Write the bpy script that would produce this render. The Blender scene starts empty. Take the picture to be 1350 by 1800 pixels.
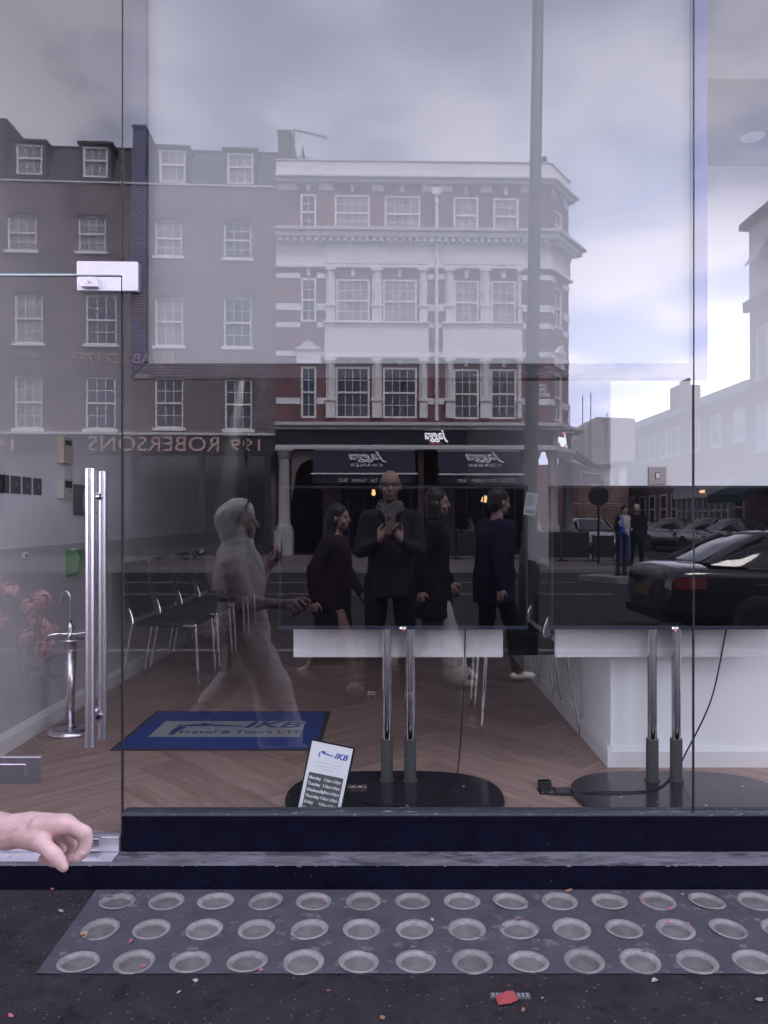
import bpy, bmesh, math, random
from mathutils import Vector, Matrix, Euler
random.seed(7)
R_ = math.radians
SC = bpy.context.scene
COL = SC.collection

# ------------------------------------------------------------------ camera
CZ = 1.33            # lens height above the shop step foot
G = 2.85             # distance of the shop glass
F = 1350.0           # focal length in photo pixels
PX0, PY0 = 686.0, 908.0
cam = bpy.data.cameras.new('camera'); camo = bpy.data.objects.new('camera', cam); COL.objects.link(camo)
camo.location = (0, 0, CZ); camo.rotation_euler = (R_(90), 0, 0)
cam.sensor_fit = 'HORIZONTAL'; cam.sensor_width = 36; cam.lens = 36
cam.shift_x = -(PX0 - 675) / 1350.0; cam.shift_y = (PY0 - 900) / 1350.0
cam.clip_start = 0.01; cam.clip_end = 2000
SC.camera = camo

# ------------------------------------------------------------------ sky
SUN_EL, SUN_AZ = R_(57), math.atan2(0.30, 0.9)      # azimuth from +Y towards +X
sdir = Vector((math.sin(SUN_AZ) * math.cos(SUN_EL), math.cos(SUN_AZ) * math.cos(SUN_EL), math.sin(SUN_EL)))
w = bpy.data.worlds.new('World'); SC.world = w; w.use_nodes = True
nt = w.node_tree; nt.nodes.clear()
def N(t, **k):
    n = nt.nodes.new(t)
    for a, b in k.items(): setattr(n, a, b)
    return n
def L(a, b): nt.links.new(a, b)
def math_n(op, a, b=None, c=None, clamp=False):
    n = N('ShaderNodeMath', operation=op); n.use_clamp = clamp
    for i, v in enumerate((a, b, c)):
        if v is None: continue
        if isinstance(v, (int, float)): n.inputs[i].default_value = v
        else: L(v, n.inputs[i])
    return n.outputs[0]
out = N('ShaderNodeOutputWorld'); bg = N('ShaderNodeBackground'); bg.inputs['Strength'].default_value = 0.1
sky = N('ShaderNodeTexSky', sky_type='NISHITA'); sky.sun_disc = False
sky.sun_elevation = SUN_EL; sky.sun_rotation = SUN_AZ
tc = N('ShaderNodeTexCoord'); sep = N('ShaderNodeSeparateXYZ'); L(tc.outputs['Generated'], sep.inputs[0])
zz = math_n('MAXIMUM', sep.outputs[2], 0.0)
den = math_n('ADD', zz, 0.16)
cmb = N('ShaderNodeCombineXYZ')
L(math_n('DIVIDE', sep.outputs[0], den), cmb.inputs[0]); L(math_n('DIVIDE', sep.outputs[1], den), cmb.inputs[1])
nz = N('ShaderNodeTexNoise'); nz.inputs['Scale'].default_value = 2.1; nz.inputs['Detail'].default_value = 7; nz.inputs['Roughness'].default_value = 0.48; nz.inputs['Distortion'].default_value = 0.1
cof = N('ShaderNodeVectorMath', operation='ADD'); L(cmb.outputs[0], cof.inputs[0]); cof.inputs[1].default_value = (5.7, 0.0, 15.3)
L(cof.outputs[0], nz.inputs['Vector'])
cl = N('ShaderNodeMapRange'); cl.interpolation_type = 'SMOOTHSTEP'
cl.inputs['From Min'].default_value = 0.40; cl.inputs['From Max'].default_value = 0.62
L(nz.outputs['Fac'], cl.inputs['Value'])
dot = N('ShaderNodeVectorMath', operation='DOT_PRODUCT'); L(tc.outputs['Generated'], dot.inputs[0])
gd = Vector((0.40, -1.0, 0.12)).normalized(); dot.inputs[1].default_value = gd   # where the cloud is thinnest
glow = math_n('POWER', math_n('MAXIMUM', dot.outputs['Value'], 0.0), 26.0)
hor = math_n('POWER', math_n('SUBTRACT', 1.0, zz), 3.5)
# overcast radiance: cloud brightness + brighter horizon + thin cloud near the sun
lum = math_n('MULTIPLY_ADD', cl.outputs[0], 3.0, 2.3)
lum = math_n('MULTIPLY_ADD', hor, 8.0, lum)
lum = math_n('MULTIPLY_ADD', glow, 9.0, lum)
cc = N('ShaderNodeMix', data_type='RGBA'); L(cl.outputs[0], cc.inputs['Factor'])
cc.inputs['A'].default_value = (0.80, 0.86, 1.17, 1); cc.inputs['B'].default_value = (0.985, 0.95, 1.04, 1)
mul = N('ShaderNodeVectorMath', operation='SCALE'); L(cc.outputs['Result'], mul.inputs[0]); L(lum, mul.inputs['Scale'])
mx = N('ShaderNodeMix', data_type='RGBA'); mx.inputs['Factor'].default_value = 0.92
L(sky.outputs[0], mx.inputs['A']); L(mul.outputs[0], mx.inputs['B'])
L(mx.outputs['Result'], bg.inputs['Color']); L(bg.outputs[0], out.inputs[0])

sl = bpy.data.lights.new('sun', 'SUN'); sl.energy = 1.5; sl.angle = R_(20); sl.color = (1.0, 0.95, 0.9)
so = bpy.data.objects.new('sun', sl); COL.objects.link(so); so.rotation_euler = sdir.to_track_quat('Z', 'Y').to_euler(); so.location = (0, 0, 20)
SC.view_settings.view_transform = 'Standard'; SC.view_settings.look = 'None'
SC.view_settings.exposure = 2.4; SC.view_settings.gamma = 1.0; SC.view_settings.use_curve_mapping = False
SC.cycles.max_bounces = 8; SC.cycles.transparent_max_bounces = 16; SC.cycles.glossy_bounces = 5; SC.cycles.diffuse_bounces = 4
SC.cycles.use_denoising = True; SC.cycles.use_adaptive_sampling = False; SC.cycles.caustics_reflective = False; SC.cycles.caustics_refractive = False
SC.cycles.sample_clamp_indirect = 6

# ------------------------------------------------------------------ pixel helpers (photo layout -> metres)
def V(px, py, D): return Vector(((px - PX0) * D / F, D, CZ - (py - PY0) * D / F))             # seen directly
def RF(px, py, D): return Vector(((px - PX0) * D / F, 2 * G - D, CZ - (py - PY0) * D / F))    # seen in the glass
def zg(y): return -(2.735 - y) * 0.0407                                                        # near pavement fall

# ------------------------------------------------------------------ materials
MATS = {}
def mat(name, col, rough=0.6, metal=0.0, var=0.0, vscale=6.0, bump=0.0, bscale=40.0, spec=0.5, coat=0.0, emit=None, estr=0.0,
        alpha=1.0, rnd=0.0, specks=None, stretch=None, dark=None, sheen=0.0):
    if name in MATS: return MATS[name]
    m = bpy.data.materials.new(name); m.use_nodes = True; t = m.node_tree; b = t.nodes['Principled BSDF']
    b.inputs['Base Color'].default_value = (*col, 1); b.inputs['Roughness'].default_value = rough; b.inputs['Metallic'].default_value = metal
    b.inputs['Specular IOR Level'].default_value = spec; b.inputs['Coat Weight'].default_value = coat; b.inputs['Coat Roughness'].default_value = 0.05
    b.inputs['Sheen Weight'].default_value = sheen
    if emit: b.inputs['Emission Color'].default_value = (*emit, 1); b.inputs['Emission Strength'].default_value = estr
    if alpha < 1: b.inputs['Alpha'].default_value = alpha
    tcn = t.nodes.new('ShaderNodeTexCoord'); vec = tcn.outputs['Object']
    if stretch:
        mp = t.nodes.new('ShaderNodeMapping'); mp.inputs['Scale'].default_value = stretch; t.links.new(vec, mp.inputs[0]); vec = mp.outputs[0]
    cur = None
    if var > 0 or rnd > 0:
        hs = t.nodes.new('ShaderNodeHueSaturation'); hs.inputs['Color'].default_value = (*col, 1); cur = hs.outputs[0]
        acc = None
        if var > 0:
            n = t.nodes.new('ShaderNodeTexNoise'); n.inputs['Scale'].default_value = vscale; n.inputs['Detail'].default_value = 8; n.inputs['Roughness'].default_value = 0.65
            t.links.new(vec, n.inputs['Vector'])
            r = t.nodes.new('ShaderNodeMapRange'); r.inputs['From Min'].default_value = 0.25; r.inputs['From Max'].default_value = 0.75
            r.inputs['To Min'].default_value = 1 - var; r.inputs['To Max'].default_value = 1 + var; t.links.new(n.outputs['Fac'], r.inputs['Value']); acc = r.outputs[0]
            rr = t.nodes.new('ShaderNodeMapRange'); rr.inputs['To Min'].default_value = max(0, rough - 0.12); rr.inputs['To Max'].default_value = min(1, rough + 0.15)
            t.links.new(n.outputs['Fac'], rr.inputs['Value']); t.links.new(rr.outputs[0], b.inputs['Roughness'])
        if rnd > 0:
            oi = t.nodes.new('ShaderNodeObjectInfo'); r2 = t.nodes.new('ShaderNodeMapRange')
            r2.inputs['To Min'].default_value = 1 - rnd; r2.inputs['To Max'].default_value = 1 + rnd; t.links.new(oi.outputs['Random'], r2.inputs['Value'])
            if acc is None: acc = r2.outputs[0]
            else:
                mm = t.nodes.new('ShaderNodeMath'); mm.operation = 'MULTIPLY'; t.links.new(acc, mm.inputs[0]); t.links.new(r2.outputs[0], mm.inputs[1]); acc = mm.outputs[0]
        t.links.new(acc, hs.inputs['Value'])
    def over(fac, c):
        nonlocal cur
        mxn = t.nodes.new('ShaderNodeMix'); mxn.data_type = 'RGBA'; t.links.new(fac, mxn.inputs['Factor'])
        if cur is None: mxn.inputs['A'].default_value = (*col, 1)
        else: t.links.new(cur, mxn.inputs['A'])
        mxn.inputs['B'].default_value = (*c, 1); cur = mxn.outputs['Result']
    if dark:   # (scale, threshold, colour): worn or stained patches with a shape of their own
        n = t.nodes.new('ShaderNodeTexNoise'); n.inputs['Scale'].default_value = dark[0]; n.inputs['Detail'].default_value = 10; n.inputs['Roughness'].default_value = 0.7
        t.links.new(vec, n.inputs['Vector']); r = t.nodes.new('ShaderNodeMapRange'); r.inputs['From Min'].default_value = dark[1]; r.inputs['From Max'].default_value = dark[1] + 0.06
        t.links.new(n.outputs['Fac'], r.inputs['Value']); over(r.outputs[0], dark[2])
    if specks:  # (scale, radius, colour)
        vo = t.nodes.new('ShaderNodeTexVoronoi'); vo.inputs['Scale'].default_value = specks[0]; t.links.new(tcn.outputs['Object'], vo.inputs['Vector'])
        ls = t.nodes.new('ShaderNodeMath'); ls.operation = 'LESS_THAN'; ls.inputs[1].default_value = specks[1]; t.links.new(vo.outputs['Distance'], ls.inputs[0])
        wn = t.nodes.new('ShaderNodeSeparateColor'); t.links.new(vo.outputs['Color'], wn.inputs[0])
        gt = t.nodes.new('ShaderNodeMath'); gt.operation = 'GREATER_THAN'; gt.inputs[1].default_value = 0.55; t.links.new(wn.outputs[0], gt.inputs[0])
        mu = t.nodes.new('ShaderNodeMath'); mu.operation = 'MULTIPLY'; t.links.new(ls.outputs[0], mu.inputs[0]); t.links.new(gt.outputs[0], mu.inputs[1])
        over(mu.outputs[0], specks[2])
    if cur is not None: t.links.new(cur, b.inputs['Base Color'])
    if bump > 0:
        n = t.nodes.new('ShaderNodeTexNoise'); n.inputs['Scale'].default_value = bscale; n.inputs['Detail'].default_value = 6
        t.links.new(vec, n.inputs['Vector']); bp = t.nodes.new('ShaderNodeBump'); bp.inputs['Strength'].default_value = bump; bp.inputs['Distance'].default_value = 0.01
        t.links.new(n.outputs['Fac'], bp.inputs['Height']); t.links.new(bp.outputs[0], b.inputs['Normal'])
    MATS[name] = m; return m

def brick_mat(name, c1, c2, mortar, axis='x'):
    m = bpy.data.materials.new(name); m.use_nodes = True; t = m.node_tree; b = t.nodes['Principled BSDF']; b.inputs['Roughness'].default_value = 0.85
    tcn = t.nodes.new('ShaderNodeTexCoord'); s = t.nodes.new('ShaderNodeSeparateXYZ'); t.links.new(tcn.outputs['Object'], s.inputs[0])
    c = t.nodes.new('ShaderNodeCombineXYZ'); t.links.new(s.outputs[0 if axis == 'x' else 1], c.inputs[0]); t.links.new(s.outputs[2], c.inputs[1])
    br = t.nodes.new('ShaderNodeTexBrick'); t.links.new(c.outputs[0], br.inputs['Vector'])
    br.inputs['Color1'].default_value = (*c1, 1); br.inputs['Color2'].default_value = (*c2, 1); br.inputs['Mortar'].default_value = (*mortar, 1)
    br.inputs['Scale'].default_value = 1.0; br.inputs['Brick Width'].default_value = 0.29; br.inputs['Row Height'].default_value = 0.097; br.inputs['Mortar Size'].default_value = 0.014
    n = t.nodes.new('ShaderNodeTexNoise'); n.inputs['Scale'].default_value = 0.9; n.inputs['Detail'].default_value = 9; t.links.new(tcn.outputs['Object'], n.inputs['Vector'])
    r = t.nodes.new('ShaderNodeMapRange'); r.inputs['From Min'].default_value = 0.3; r.inputs['From Max'].default_value = 0.7; r.inputs['To Min'].default_value = 0.65; r.inputs['To Max'].default_value = 1.3
    t.links.new(n.outputs['Fac'], r.inputs['Value']); hs = t.nodes.new('ShaderNodeHueSaturation'); t.links.new(br.outputs['Color'], hs.inputs['Color']); t.links.new(r.outputs[0], hs.inputs['Value'])
    t.links.new(hs.outputs[0], b.inputs['Base Color'])
    bp = t.nodes.new('ShaderNodeBump'); bp.inputs['Strength'].default_value = 0.6; bp.inputs['Distance'].default_value = 0.01; bp.invert = True
    t.links.new(br.outputs['Fac'], bp.inputs['Height']); t.links.new(bp.outputs[0], b.inputs['Normal'])
    MATS[name] = m; return m

def stripe_mat(name, ca, cb, scale, direction='Z', rough=0.85):
    m = bpy.data.materials.new(name); m.use_nodes = True; t = m.node_tree; b = t.nodes['Principled BSDF']; b.inputs['Roughness'].default_value = rough
    tcn = t.nodes.new('ShaderNodeTexCoord'); wv = t.nodes.new('ShaderNodeTexWave'); wv.wave_type = 'BANDS'; wv.bands_direction = direction; wv.inputs['Scale'].default_value = scale
    wv.inputs['Distortion'].default_value = 1.2; wv.inputs['Detail'].default_value = 1
    t.links.new(tcn.outputs['Object'], wv.inputs['Vector']); r = t.nodes.new('ShaderNodeValToRGB'); r.color_ramp.interpolation = 'CONSTANT'
    r.color_ramp.elements[0].color = (*ca, 1); r.color_ramp.elements[1].position = 0.62; r.color_ramp.elements[1].color = (*cb, 1)
    t.links.new(wv.outputs['Fac'], r.inputs[0]); t.links.new(r.outputs[0], b.inputs['Base Color']); MATS[name] = m; return m

def wood_mat(name):
    m = bpy.data.materials.new(name); m.use_nodes = True; t = m.node_tree; b = t.nodes['Principled BSDF']
    tcn = t.nodes.new('ShaderNodeTexCoord'); oi = t.nodes.new('ShaderNodeObjectInfo')
    mp = t.nodes.new('ShaderNodeMapping'); mp.inputs['Scale'].default_value = (1.6, 15, 8); t.links.new(tcn.outputs['Object'], mp.inputs[0])
    ad = t.nodes.new('ShaderNodeVectorMath'); ad.operation = 'ADD'; t.links.new(mp.outputs[0], ad.inputs[0])
    sc = t.nodes.new('ShaderNodeMath'); sc.operation = 'MULTIPLY'; sc.inputs[1].default_value = 50; t.links.new(oi.outputs['Random'], sc.inputs[0]); t.links.new(sc.outputs[0], ad.inputs[1])
    n = t.nodes.new('ShaderNodeTexNoise'); n.inputs['Scale'].default_value = 1.5; n.inputs['Detail'].default_value = 7; n.inputs['Distortion'].default_value = 1.2; t.links.new(ad.outputs[0], n.inputs['Vector'])
    r = t.nodes.new('ShaderNodeValToRGB'); r.color_ramp.elements[0].position = 0.3; r.color_ramp.elements[0].color = (0.30, 0.195, 0.165, 1); r.color_ramp.elements[1].position = 0.75; r.color_ramp.elements[1].color = (0.50, 0.345, 0.295, 1)
    t.links.new(n.outputs['Fac'], r.inputs[0]); hs = t.nodes.new('ShaderNodeHueSaturation'); t.links.new(r.outputs[0], hs.inputs['Color'])
    mr = t.nodes.new('ShaderNodeMapRange'); mr.inputs['To Min'].default_value = 0.86; mr.inputs['To Max'].default_value = 1.12; t.links.new(oi.outputs['Random'], mr.inputs['Value']); t.links.new(mr.outputs[0], hs.inputs['Value'])
    t.links.new(hs.outputs[0], b.inputs['Base Color']); b.inputs['Roughness'].default_value = 0.42; b.inputs['Specular IOR Level'].default_value = 0.35
    bp = t.nodes.new('ShaderNodeBump'); bp.inputs['Strength'].default_value = 0.15; bp.inputs['Distance'].default_value = 0.003; t.links.new(n.outputs['Fac'], bp.inputs['Height']); t.links.new(bp.outputs[0], b.inputs['Normal'])
    MATS[name] = m; return m

def banner_mat(name, col, thru):
    m = bpy.data.materials.new(name); m.use_nodes = True; t = m.node_tree; t.nodes.clear(); o = t.nodes.new('ShaderNodeOutputMaterial')
    d = t.nodes.new('ShaderNodeBsdfDiffuse'); d.inputs[0].default_value = (*col, 1); tl = t.nodes.new('ShaderNodeBsdfTranslucent'); tl.inputs[0].default_value = (*col, 1)
    mx = t.nodes.new('ShaderNodeMixShader'); mx.inputs[0].default_value = thru; t.links.new(d.outputs[0], mx.inputs[1]); t.links.new(tl.outputs[0], mx.inputs[2]); t.links.new(mx.outputs[0], o.inputs[0]); MATS[name] = m; return m

def glass_mat(name, refl, tint, specks=True):
    """Coated shop glass: part clear, part mirror; more mirror at grazing angles, dried specks of dirt."""
    m = bpy.data.materials.new(name); m.use_nodes = True; t = m.node_tree; t.nodes.clear()
    o = t.nodes.new('ShaderNodeOutputMaterial'); tr = t.nodes.new('ShaderNodeBsdfTransparent'); tr.inputs[0].default_value = (*tint, 1)
    gl = t.nodes.new('ShaderNodeBsdfGlossy'); gl.inputs['Roughness'].default_value = 0.0; gl.inputs['Color'].default_value = (0.97, 0.95, 1.0, 1)
    lw = t.nodes.new('ShaderNodeLayerWeight'); lw.inputs['Blend'].default_value = 0.5
    pw = t.nodes.new('ShaderNodeMath'); pw.operation = 'POWER'; pw.inputs[1].default_value = 4.0; t.links.new(lw.outputs['Facing'], pw.inputs[0])
    ma = t.nodes.new('ShaderNodeMath'); ma.operation = 'MULTIPLY_ADD'; ma.inputs[1].default_value = 1 - refl; ma.inputs[2].default_value = refl; ma.use_clamp = True; t.links.new(pw.outputs[0], ma.inputs[0])
    mx = t.nodes.new('ShaderNodeMixShader'); t.links.new(ma.outputs[0], mx.inputs[0]); t.links.new(tr.outputs[0], mx.inputs[1]); t.links.new(gl.outputs[0], mx.inputs[2])
    last = mx.outputs[0]
    tcn = t.nodes.new('ShaderNodeTexCoord')
    if specks:
        vo = t.nodes.new('ShaderNodeTexVoronoi'); vo.inputs['Scale'].default_value = 13; t.links.new(tcn.outputs['Object'], vo.inputs['Vector'])
        se = t.nodes.new('ShaderNodeSeparateColor'); t.links.new(vo.outputs['Color'], se.inputs[0])
        th = t.nodes.new('ShaderNodeMath'); th.operation = 'MULTIPLY'; th.inputs[1].default_value = 0.024; t.links.new(se.outputs[1], th.inputs[0])
        ls = t.nodes.new('ShaderNodeMath'); ls.operation = 'LESS_THAN'; t.links.new(vo.outputs['Distance'], ls.inputs[0]); t.links.new(th.outputs[0], ls.inputs[1])
        gt = t.nodes.new('ShaderNodeMath'); gt.operation = 'GREATER_THAN'; gt.inputs[1].default_value = 0.72; t.links.new(se.outputs[0], gt.inputs[0])
        mu = t.nodes.new('ShaderNodeMath'); mu.operation = 'MULTIPLY'; t.links.new(ls.outputs[0], mu.inputs[0]); t.links.new(gt.outputs[0], mu.inputs[1])
        m2 = t.nodes.new('ShaderNodeMath'); m2.operation = 'MULTIPLY'; m2.inputs[1].default_value = 0.55; t.links.new(mu.outputs[0], m2.inputs[0])
        df = t.nodes.new('ShaderNodeBsdfDiffuse'); df.inputs[0].default_value = (0.75, 0.72, 0.78, 1)
        mx2 = t.nodes.new('ShaderNodeMixShader'); t.links.new(m2.outputs[0], mx2.inputs[0]); t.links.new(last, mx2.inputs[1]); t.links.new(df.outputs[0], mx2.inputs[2]); last = mx2.outputs[0]
    mpn = t.nodes.new('ShaderNodeMapping'); mpn.inputs['Scale'].default_value = (1.3, 1.0, 0.5); mpn.inputs['Rotation'].default_value = (0, 0.5, 0); t.links.new(tcn.outputs['Object'], mpn.inputs[0])
    sn_ = t.nodes.new('ShaderNodeTexNoise'); sn_.inputs['Scale'].default_value = 3.2; sn_.inputs['Detail'].default_value = 9; sn_.inputs['Roughness'].default_value = 0.7; sn_.inputs['Distortion'].default_value = 1.5; t.links.new(mpn.outputs[0], sn_.inputs['Vector'])
    sr = t.nodes.new('ShaderNodeMapRange'); sr.inputs['From Min'].default_value = 0.5; sr.inputs['From Max'].default_value = 0.75; sr.inputs['To Max'].default_value = 0.008; t.links.new(sn_.outputs['Fac'], sr.inputs['Value'])
    sd_ = t.nodes.new('ShaderNodeBsdfDiffuse'); sd_.inputs[0].default_value = (0.6, 0.58, 0.64, 1); mx3 = t.nodes.new('ShaderNodeMixShader'); t.links.new(sr.outputs[0], mx3.inputs[0]); t.links.new(last, mx3.inputs[1]); t.links.new(sd_.outputs[0], mx3.inputs[2]); last = mx3.outputs[0]
    t.links.new(last, o.inputs[0]); MATS[name] = m; return m

# ------------------------------------------------------------------ mesh helpers
class MB:
    def __init__(s): s.v = []; s.f = []; s.m = []; s.k = 0
    def add(s, vs, fs):
        o = len(s.v); s.v += [tuple(p) for p in vs]; s.f += [tuple(i + o for i in f) for f in fs]; s.m += [s.k] * len(fs); return s
    def box(s, a, b, M=None):
        x0, y0, z0 = [min(p, q) for p, q in zip(a, b)]; x1, y1, z1 = [max(p, q) for p, q in zip(a, b)]
        vs = [Vector(p) for p in ((x0,y0,z0),(x1,y0,z0),(x1,y1,z0),(x0,y1,z0),(x0,y0,z1),(x1,y0,z1),(x1,y1,z1),(x0,y1,z1))]
        if M: vs = [M @ p for p in vs]
        return s.add(vs, [(0,3,2,1),(4,5,6,7),(0,1,5,4),(1,2,6,5),(2,3,7,6),(3,0,4,7)])
    def cyl(s, p0, p1, r0, r1=None, n=12, caps=True):
        p0 = Vector(p0); p1 = Vector(p1); r1 = r0 if r1 is None else r1
        d = (p1 - p0); q = d.to_track_quat('Z', 'Y') if d.length > 1e-9 else Vector((0,0,1)).to_track_quat('Z','Y')
        vs = []
        for p, r in ((p0, r0), (p1, r1)):
            for i in range(n):
                a = 2 * math.pi * i / n; vs.append(p + q @ Vector((r * math.cos(a), r * math.sin(a), 0)))
        fs = [(i, (i + 1) % n, n + (i + 1) % n, n + i) for i in range(n)]
        if caps: fs += [tuple(range(n - 1, -1, -1)), tuple(range(n, 2 * n))]
        return s.add(vs, fs)
    def tube(s, pts, r, n=8):
        pts = [Vector(p) for p in pts]; vs = []; fs = []; up = None
        for i, p in enumerate(pts):
            t = (pts[min(i + 1, len(pts) - 1)] - pts[max(i - 1, 0)]).normalized()
            if up is None: up = t.orthogonal().normalized()
            up = (up - t * up.dot(t)).normalized(); sd = t.cross(up); rr = r[i] if isinstance(r, (list, tuple)) else r
            for k in range(n):
                a = 2 * math.pi * k / n; vs.append(p + up * (rr * math.cos(a)) + sd * (rr * math.sin(a)))
        for i in range(len(pts) - 1):
            for k in range(n): fs.append((i*n+k, i*n+(k+1)%n, (i+1)*n+(k+1)%n, (i+1)*n+k))
        fs += [tuple(range(n - 1, -1, -1)), tuple(range((len(pts)-1)*n, len(pts)*n))]
        return s.add(vs, fs)
    def lathe(s, c, prof, n=24, M=None):
        c = Vector(c); vs = []; fs = []
        for r, z in prof:
            for k in range(n):
                a = 2 * math.pi * k / n; p = Vector((r * math.cos(a), r * math.sin(a), z)); vs.append(c + (M @ p if M else p))
        for i in range(len(prof) - 1):
            for k in range(n): fs.append((i*n+k, i*n+(k+1)%n, (i+1)*n+(k+1)%n, (i+1)*n+k))
        if prof[0][0] > 1e-4: fs.append(tuple(range(n - 1, -1, -1)))
        if prof[-1][0] > 1e-4: fs.append(tuple(range((len(prof)-1)*n, len(prof)*n)))
        return s.add(vs, fs)
    def prism(s, poly, fn, d0, d1):
        """poly: 2-D points; fn(a,b,d) -> 3-D point"""
        n = len(poly); vs = [fn(a, b, d0) for a, b in poly] + [fn(a, b, d1) for a, b in poly]
        fs = [tuple(range(n - 1, -1, -1)), tuple(range(n, 2 * n))] + [(i, (i + 1) % n, n + (i + 1) % n, n + i) for i in range(n)]
        return s.add(vs, fs)
    def ell(s, c, r, seg=14, ring=9, rot=None):
        c = Vector(c); r = (r, r, r) if isinstance(r, (int, float)) else r; vs = []; fs = []
        for i in range(1, ring):
            th = math.pi * i / ring
            for k in range(seg):
                a = 2 * math.pi * k / seg; p = Vector((r[0]*math.sin(th)*math.cos(a), r[1]*math.sin(th)*math.sin(a), r[2]*math.cos(th)))
                vs.append(c + (rot @ p if rot else p))
        for i in range(ring - 2):
            for k in range(seg): fs.append((i*seg+k, (i+1)*seg+k, (i+1)*seg+(k+1)%seg, i*seg+(k+1)%seg))
        tp = Vector((0,0,r[2])); t = len(vs); vs.append(c + (rot @ tp if rot else tp)); vs.append(c - (rot @ tp if rot else tp))
        for k in range(seg): fs.append((t, k, (k+1)%seg)); fs.append((t+1, (ring-2)*seg+(k+1)%seg, (ring-2)*seg+k))
        return s.add(vs, fs)
    def quad(s, a, b, c, d): return s.add([a, b, c, d], [(0, 1, 2, 3)])
    def mesh(s, name, mats, smooth=False):
        me = bpy.data.meshes.new(name); me.from_pydata(s.v, [], s.f)
        for mm in (mats if isinstance(mats, (list, tuple)) else [mats]): me.materials.append(mm)
        if any(s.m): me.polygons.foreach_set('material_index', s.m)
        bm = bmesh.new(); bm.from_mesh(me); bmesh.ops.recalc_face_normals(bm, faces=bm.faces); bm.to_mesh(me); bm.free()
        if smooth: me.polygons.foreach_set('use_smooth', [True] * len(me.polygons))
        me.update(); return me
    def build(s, name, mats, parent=None, smooth=False, loc=None, rotz=None, bevel=0.0, angle=None):
        o = bpy.data.objects.new(name, s.mesh(name, mats, smooth or angle is not None)); COL.objects.link(o)
        if angle is not None: o.data.set_sharp_from_angle(angle=R_(angle))
        if parent: o.parent = parent
        if loc is not None: o.location = loc
        if rotz is not None: o.rotation_euler = (0, 0, rotz)
        if bevel > 0:
            md = o.modifiers.new('bevel', 'BEVEL'); md.width = bevel; md.segments = 2; md.limit_method = 'ANGLE'; md.angle_limit = R_(40)
        return o
def B(): return MB()
def tag(o, label=None, cat=None, group=None, kind=None):
    for k, v in (('label', label), ('category', cat), ('group', group), ('kind', kind)):
        if v: o[k] = v
    return o
def empty(name, loc, rotz=0.0, parent=None):
    o = bpy.data.objects.new(name, None); COL.objects.link(o); o.location = loc; o.rotation_euler = (0, 0, rotz); o.empty_display_size = 0.2
    if parent: o.parent = parent
    return o
def struct(o): o['kind'] = 'structure'; return o
def copy_tree(o, parent=None):
    c = o.copy(); COL.objects.link(c); c.parent = parent
    for ch in [x for x in o.children]: copy_tree(ch, c)
    return c
DG = lambda: bpy.context.evaluated_depsgraph_get()
def text(name, body, size, m, loc, rot, parent=None, ext=0.002, align='CENTER', shear=0.0, off=0.0, sx=1.0, space=1.0):
    cu = bpy.data.curves.new(name, 'FONT'); cu.body = body; cu.size = size; cu.extrude = ext; cu.align_x = align; cu.align_y = 'CENTER'; cu.shear = shear; cu.offset = off
    cu.space_character = space; cu.resolution_u = 3
    o = bpy.data.objects.new(name, cu); COL.objects.link(o)
    me = bpy.data.meshes.new_from_object(o.evaluated_get(DG())); bpy.data.objects.remove(o)
    o = bpy.data.objects.new(name, me); COL.objects.link(o); me.materials.append(m); o.location = loc; o.rotation_euler = rot; o.scale = (sx, 1, 1)
    if parent: o.parent = parent
    return o
FACE_STREET = (R_(90), 0, R_(180))     # text on a wall that looks across the street at the shop
FACE_CAM = (R_(90), 0, 0)              # text that faces out of the shop
# ------------------------------------------------------------------ shared materials
ASPH = mat('pavement_tar', (0.034, 0.029, 0.036), 0.85, var=0.5, vscale=14, bump=0.8, bscale=140, specks=(46, 0.13, (0.16, 0.145, 0.155)), dark=(7, 0.55, (0.019, 0.017, 0.021)), spec=0.2)
ROAD = mat('road_tar', (0.022, 0.020, 0.025), 0.8, spec=0.25, var=0.3, vscale=2.5, bump=0.4, bscale=120)
KERB = mat('kerb_stone', (0.17, 0.16, 0.17), 0.8, var=0.3, vscale=5, bump=0.3)
FLAG = mat('far_pavement_stone', (0.10, 0.09, 0.095), 0.8, var=0.25, vscale=1.5)
NAVY = mat('navy_black_paint', (0.0022, 0.0022, 0.012), 0.5, var=0.5, vscale=14, bump=0.25, bscale=30, specks=(22, 0.05, (0.08, 0.08, 0.10)), spec=0.15)
LEDGE = mat('worn_step_stone', (0.15, 0.145, 0.172), 0.8, var=0.6, vscale=16, bump=0.7, bscale=60, dark=(13, 0.53, (0.055, 0.052, 0.07)), stretch=(0.35, 1, 1))
CHIP = mat('chipped_paint_edge', (0.05, 0.05, 0.07), 0.6, var=0.3, dark=(55, 0.60, (0.42, 0.41, 0.44)), stretch=(0.6, 1, 1))
LENSM = mat('cast_glass_lens', (0.165, 0.158, 0.16), 0.55, rnd=0.15, var=0.3, vscale=18, bump=0.35, bscale=45, spec=0.3)
LENSR = mat('cast_glass_rim', (0.25, 0.24, 0.245), 0.6, rnd=0.12, var=0.35, vscale=30, bump=0.4, bscale=70)
STRIP = mat('pavement_light_concrete', (0.066, 0.063, 0.084), 0.75, var=0.35, vscale=8, bump=0.5, bscale=110, dark=(14, 0.585, (0.15, 0.138, 0.15)), specks=(26, 0.08, (0.15, 0.14, 0.16)))
STEEL = mat('brushed_steel', (0.80, 0.75, 0.81), 0.26, 1.0, bump=0.03, bscale=150)
SATIN = mat('satin_plate', (0.80, 0.76, 0.83), 0.42, 0.55, var=0.06, vscale=30)
CHROME = mat('chrome', (0.82, 0.80, 0.84), 0.06, 1.0)
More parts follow.
